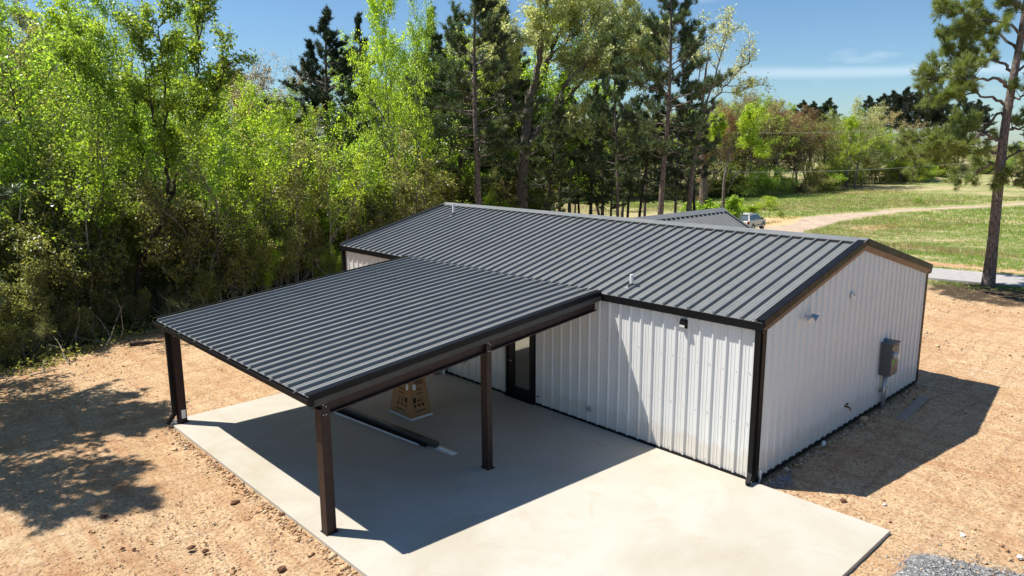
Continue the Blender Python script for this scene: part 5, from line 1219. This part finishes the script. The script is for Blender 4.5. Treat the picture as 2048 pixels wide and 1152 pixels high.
def stones(name, X, Y, r, rng, mat, zoff=0, **k):
    n_ = len(X); base = np.array([(1, 0, 0), (-.5, .87, 0), (-.5, -.87, 0), (0, 0, .8), (0, 0, -.6), (.2, .5, .45)]); F0 = np.array([(0, 5, 3), (0, 1, 5), (1, 3, 5), (1, 2, 3), (2, 0, 3), (1, 0, 4), (2, 1, 4), (0, 2, 4)])
    a = rng.uniform(0, 6.28, n_); c, s_ = np.cos(a), np.sin(a); B = base[None]*(1+rng.normal(0, .22, (n_, 6, 3)))*np.array([1.25, .9, .6])
    x = B[..., 0]*c[:, None]-B[..., 1]*s_[:, None]; y = B[..., 0]*s_[:, None]+B[..., 1]*c[:, None]
    V = np.stack([x*r[:, None]+X[:, None], y*r[:, None]+Y[:, None], B[..., 2]*r[:, None]+(terr(X, Y)+GZ+zoff)[:, None]], -1).reshape(-1, 3)
    F = (F0[None]+(np.arange(n_)*6)[:, None, None]).reshape(-1, 3); o = link(name, fast_mesh(name, V, F, M[mat])); tag(o, kind='stuff', **k)
outside = lambda X, Y: ~((X > -7.45) & (X < .1) & (Y > -2.7) & (Y < 11.8)) & ~((X > -.1) & (X < 9.2) & (Y > -.05) & (Y < 15.8))
def stone_mat(name, stops, ):
    m_, nt, bs = base_mat(name); ge = N(nt, 'ShaderNodeNewGeometry'); nt.links.new(ramp(nt, ge.outputs['Random Per Island'], stops), bs.inputs['Base Color']); bs.inputs['Roughness'].default_value = .92; bs.inputs['Specular IOR Level'].default_value = .15; return m_
M['pebble'] = stone_mat('mixed_pebbles', [(0, (.17, .09, .05)), (.3, (.42, .22, .11)), (.6, (.62, .42, .23)), (.85, (.60, .44, .28)), (1, (.42, .37, .31))])
M['chip'] = stone_mat('grey_gravel', [(0, (.10, .10, .10)), (.5, (.27, .27, .27)), (1, (.55, .54, .53))])
X, Y = scatter(70000, -14, 12, -6, 21, lambda X, Y: outside(X, Y) & (rg.uniform(0, 1, len(X)) < .35+.65*(np.sin(X*1.7+np.sin(Y*1.1)*1.5)*np.sin(Y*1.3+X*.5) > -.15))); stones('pebbles', X, Y, np.minimum(.008+rg.exponential(.0075, len(X)), .05), rg, 'pebble')
X, Y = scatter(9000, 8, 26, -8, 8, outside); k_ = (np.sin(X*.9+np.sin(Y*.8)*1.5)*np.sin(Y*.9) > .1) | (rg.uniform(0, 1, len(X)) < .2); X = X[k_]; Y = Y[k_]; stones('pebbles', X, Y, .01+rg.exponential(.010, len(X)), rg, 'pebble')
# crumbled dirt along the slab's outer edge
Y = rg.uniform(-2, 11.8, 1500); X = -7.46-rg.exponential(.10, 1500); stones('dirt_crumbs', X, Y, .010+rg.exponential(.014, 1500), rg, 'pebble', .01)
X = rg.uniform(.1, 9.1, 900); Y = -.08-rg.exponential(.07, 900); stones('dirt_crumbs', X, Y, .012+rg.exponential(.014, 900), rg, 'pebble', .01)
gx, gy = scatter(22000, -2.6, 3.5, -6.5, -2.4, lambda X, Y: (-.3-(Y+2.8)*.38-X+rg.normal(0, .15, len(X)) > 0) & (Y < -3.0+rg.normal(0, .15, len(X))) & outside(X, Y)); stones('gravel', gx, gy, .008+rg.exponential(.0045, len(gx)), rg, 'chip', .004)
gx = .55+rg.normal(0, .3, 500); gy = -.28+rg.normal(0, .13, 500); k_ = outside(gx, gy); stones('gravel', gx[k_], gy[k_], .010+rg.exponential(.006, k_.sum()), rg, 'chip', .006)
# larger clods that can be told apart
for i, (px, py, s_, mt_) in enumerate([(767, 0, 0, 0)][:0]+[(381, 1097, .055, 'rock'), (410, 1104, .05, 'rock'), (563, 1141, .07, 'rock'), (470, 1007, .07, 'rock'), (563, 1030, .05, 'rock'), (208, 1034, .05, 'rock'), (245, 1098, .035, 'rock'), (268, 1099, .035, 'rock'), (1686, 1003, .06, 'rock'), (1925, 1071, .05, 'chip'), (1780, 1045, .03, 'rock'), (2040, 1116, .05, 'chip'), (1770, 1010, .035, 'chip')]):
    q = pix(px, py, 2, GZ); rr = random.Random(i); mb = MB(); 
    ico = bpy.data.meshes.new('clod'); import bmesh as _b; bm = _b.new(); _b.ops.create_icosphere(bm, subdivisions=2, radius=s_)
    for v in bm.verts: v.co *= rr.uniform(.62, 1.25); v.co.z *= .6; v.co.x *= 1.25
    bm.to_mesh(ico); bm.free(); ico.materials.append(M[mt_] if mt_ == 'rock' else M['chip'])
    o = bpy.data.objects.new('dirt_clod' if mt_ == 'rock' else 'stone', ico); col.objects.link(o); o.location = (q[0], q[1], GZ+s_*.3)
    tag(o, ['small brown clod in the shade edge left of the near post', 'small brown clod beside its twin left of the near post', 'brown clod at the lower left, closest to the slab edge', 'brown clod among the crumbs beside the slab edge', 'brown clod between the slab edge and the loose pair', 'small brown clod at the lower left, farthest from the slab', 'small dark clod, left one of the pair at the lower left', 'small dark clod, right one of the pair at the lower left', 'brown clod on the dirt right of the building corner', 'grey stone by the gravel patch, upper one', 'tiny clod near the right corner of the slab', 'grey stone by the gravel patch at the right edge', 'small grey stone between slab corner and building shade'][i], 'clod' if mt_ == 'rock' else 'stone', 'loose clods on the dirt' if mt_ == 'rock' else 'loose grey stones')

# ------------------------------------------------------------------ wording: each repeat gets its own label
ORD = ['first', 'second', 'third', 'fourth', 'fifth', 'sixth', 'seventh', 'eighth', 'ninth', 'tenth', 'eleventh', 'twelfth', 'thirteenth', 'fourteenth', 'fifteenth', 'sixteenth', 'seventeenth', 'eighteenth', 'nineteenth', 'twentieth']
def seen(o):
    p = np.array(o.location)-CAM; d = p.dot(fw); return 1030+FPX*p.dot(R2)/max(d, .1), float(np.hypot(p[0], p[1]))
ZW = [(-9999, 0, 'beyond the left edge of the dirt'), (0, 230, 'left of the curved tree'), (230, 420, 'around the curved tree'), (420, 600, 'behind the carport roof'), (600, 760, 'behind the far eave corner'), (760, 930, 'behind the ridge end'), (930, 9999, 'behind the middle of the ridge')]
ZF = [(-9999, 1100, 'behind the oak'), (1100, 1330, 'left of the tallest pine'), (1330, 1500, 'behind the parked car'), (1500, 1640, 'above the sandy turn of the track'), (1640, 1800, 'around the pale tall tree'), (1800, 1960, 'below the dark far pines'), (1960, 9999, 'behind the big right pine')]
def relabel(grp, zones, rows, noun):
    import collections
    b_ = collections.defaultdict(list)
    for o in col.objects:
        if o.get('group') == grp and o.get('category'):
            px_, d_ = seen(o); z_ = next(z[2] for z in zones if z[0] <= px_ < z[1]); r_ = next(r[1] for r in rows if d_ < r[0])
            b_[(o['label'].split(' ', 1)[0] if False else noun(o), r_, z_)].append((px_, o))
    for (k1, r_, z_), L_ in b_.items():
        L_.sort(key=lambda t: t[0])
        for i, (_, o) in enumerate(L_):
            n_ = '' if len(L_) == 1 else ORD[i]+' ' if i < 20 else 'last '
            o['label'] = (n_+k1+' from left' if len(L_) > 1 else k1)+(', '+r_ if r_ else '')+', '+z_
MW = {'leaf_bright': 'bright yellow-green', 'leaf_mid': 'mid-green', 'leaf_olive': 'olive', 'leaf_red': 'reddish', 'leaf_tan': 'tan-budded', 'leaf_pale': 'pale green', 'needle': 'green', 'needle_dk': 'dark', 'needle_lt': 'light green'}
def crown_word(o):
    c_ = next(c for c in o.children if c.name.startswith(('crown', 'foliage'))); m_ = c_.material_slots[0].material
    k_ = next((k for k, v in M.items() if v == m_), 'leaf_mid'); return MW.get(k_, 'green')
relabel(GW, ZW, [(36, 'front row'), (50, 'mid woods'), (9999, 'deep woods')], lambda o: crown_word(o)+(' pine' if o.name.startswith('pine') else ' tree'))
relabel('thin-stemmed young trees at the wood edge', ZW, [(9999, '')], lambda o: crown_word(o)+' thin-stemmed young tree')
ZC = [(-9999, 1000, 'left of the oak'), (1000, 1100, 'around the oak trunk'), (1100, 1240, 'under the right side of the oak'), (1240, 9999, 'beside the tallest pine')]
relabel('pines behind the roof ridge', ZC, [(9999, 'behind the ridge')], lambda o: 'green pine')
relabel('leafy trees behind the pines', ZC, [(9999, 'behind the pines')], lambda o: crown_word(o)+' leafy tree')
relabel(gb, ZW, [(9999, '')], lambda o: crown_word(o)+(' low' if o.scale.z < .72 else ' tall')+' thicket bush')
relabel(GF, ZF, [(9999, '')], lambda o: crown_word(o)+' far tree')
relabel(GH, ZF, [(9999, '')], lambda o: crown_word(o)+' far hedge bush')
relabel('dark pines behind the far treeline', ZF, [(9999, '')], lambda o: 'round-topped dark far pine')
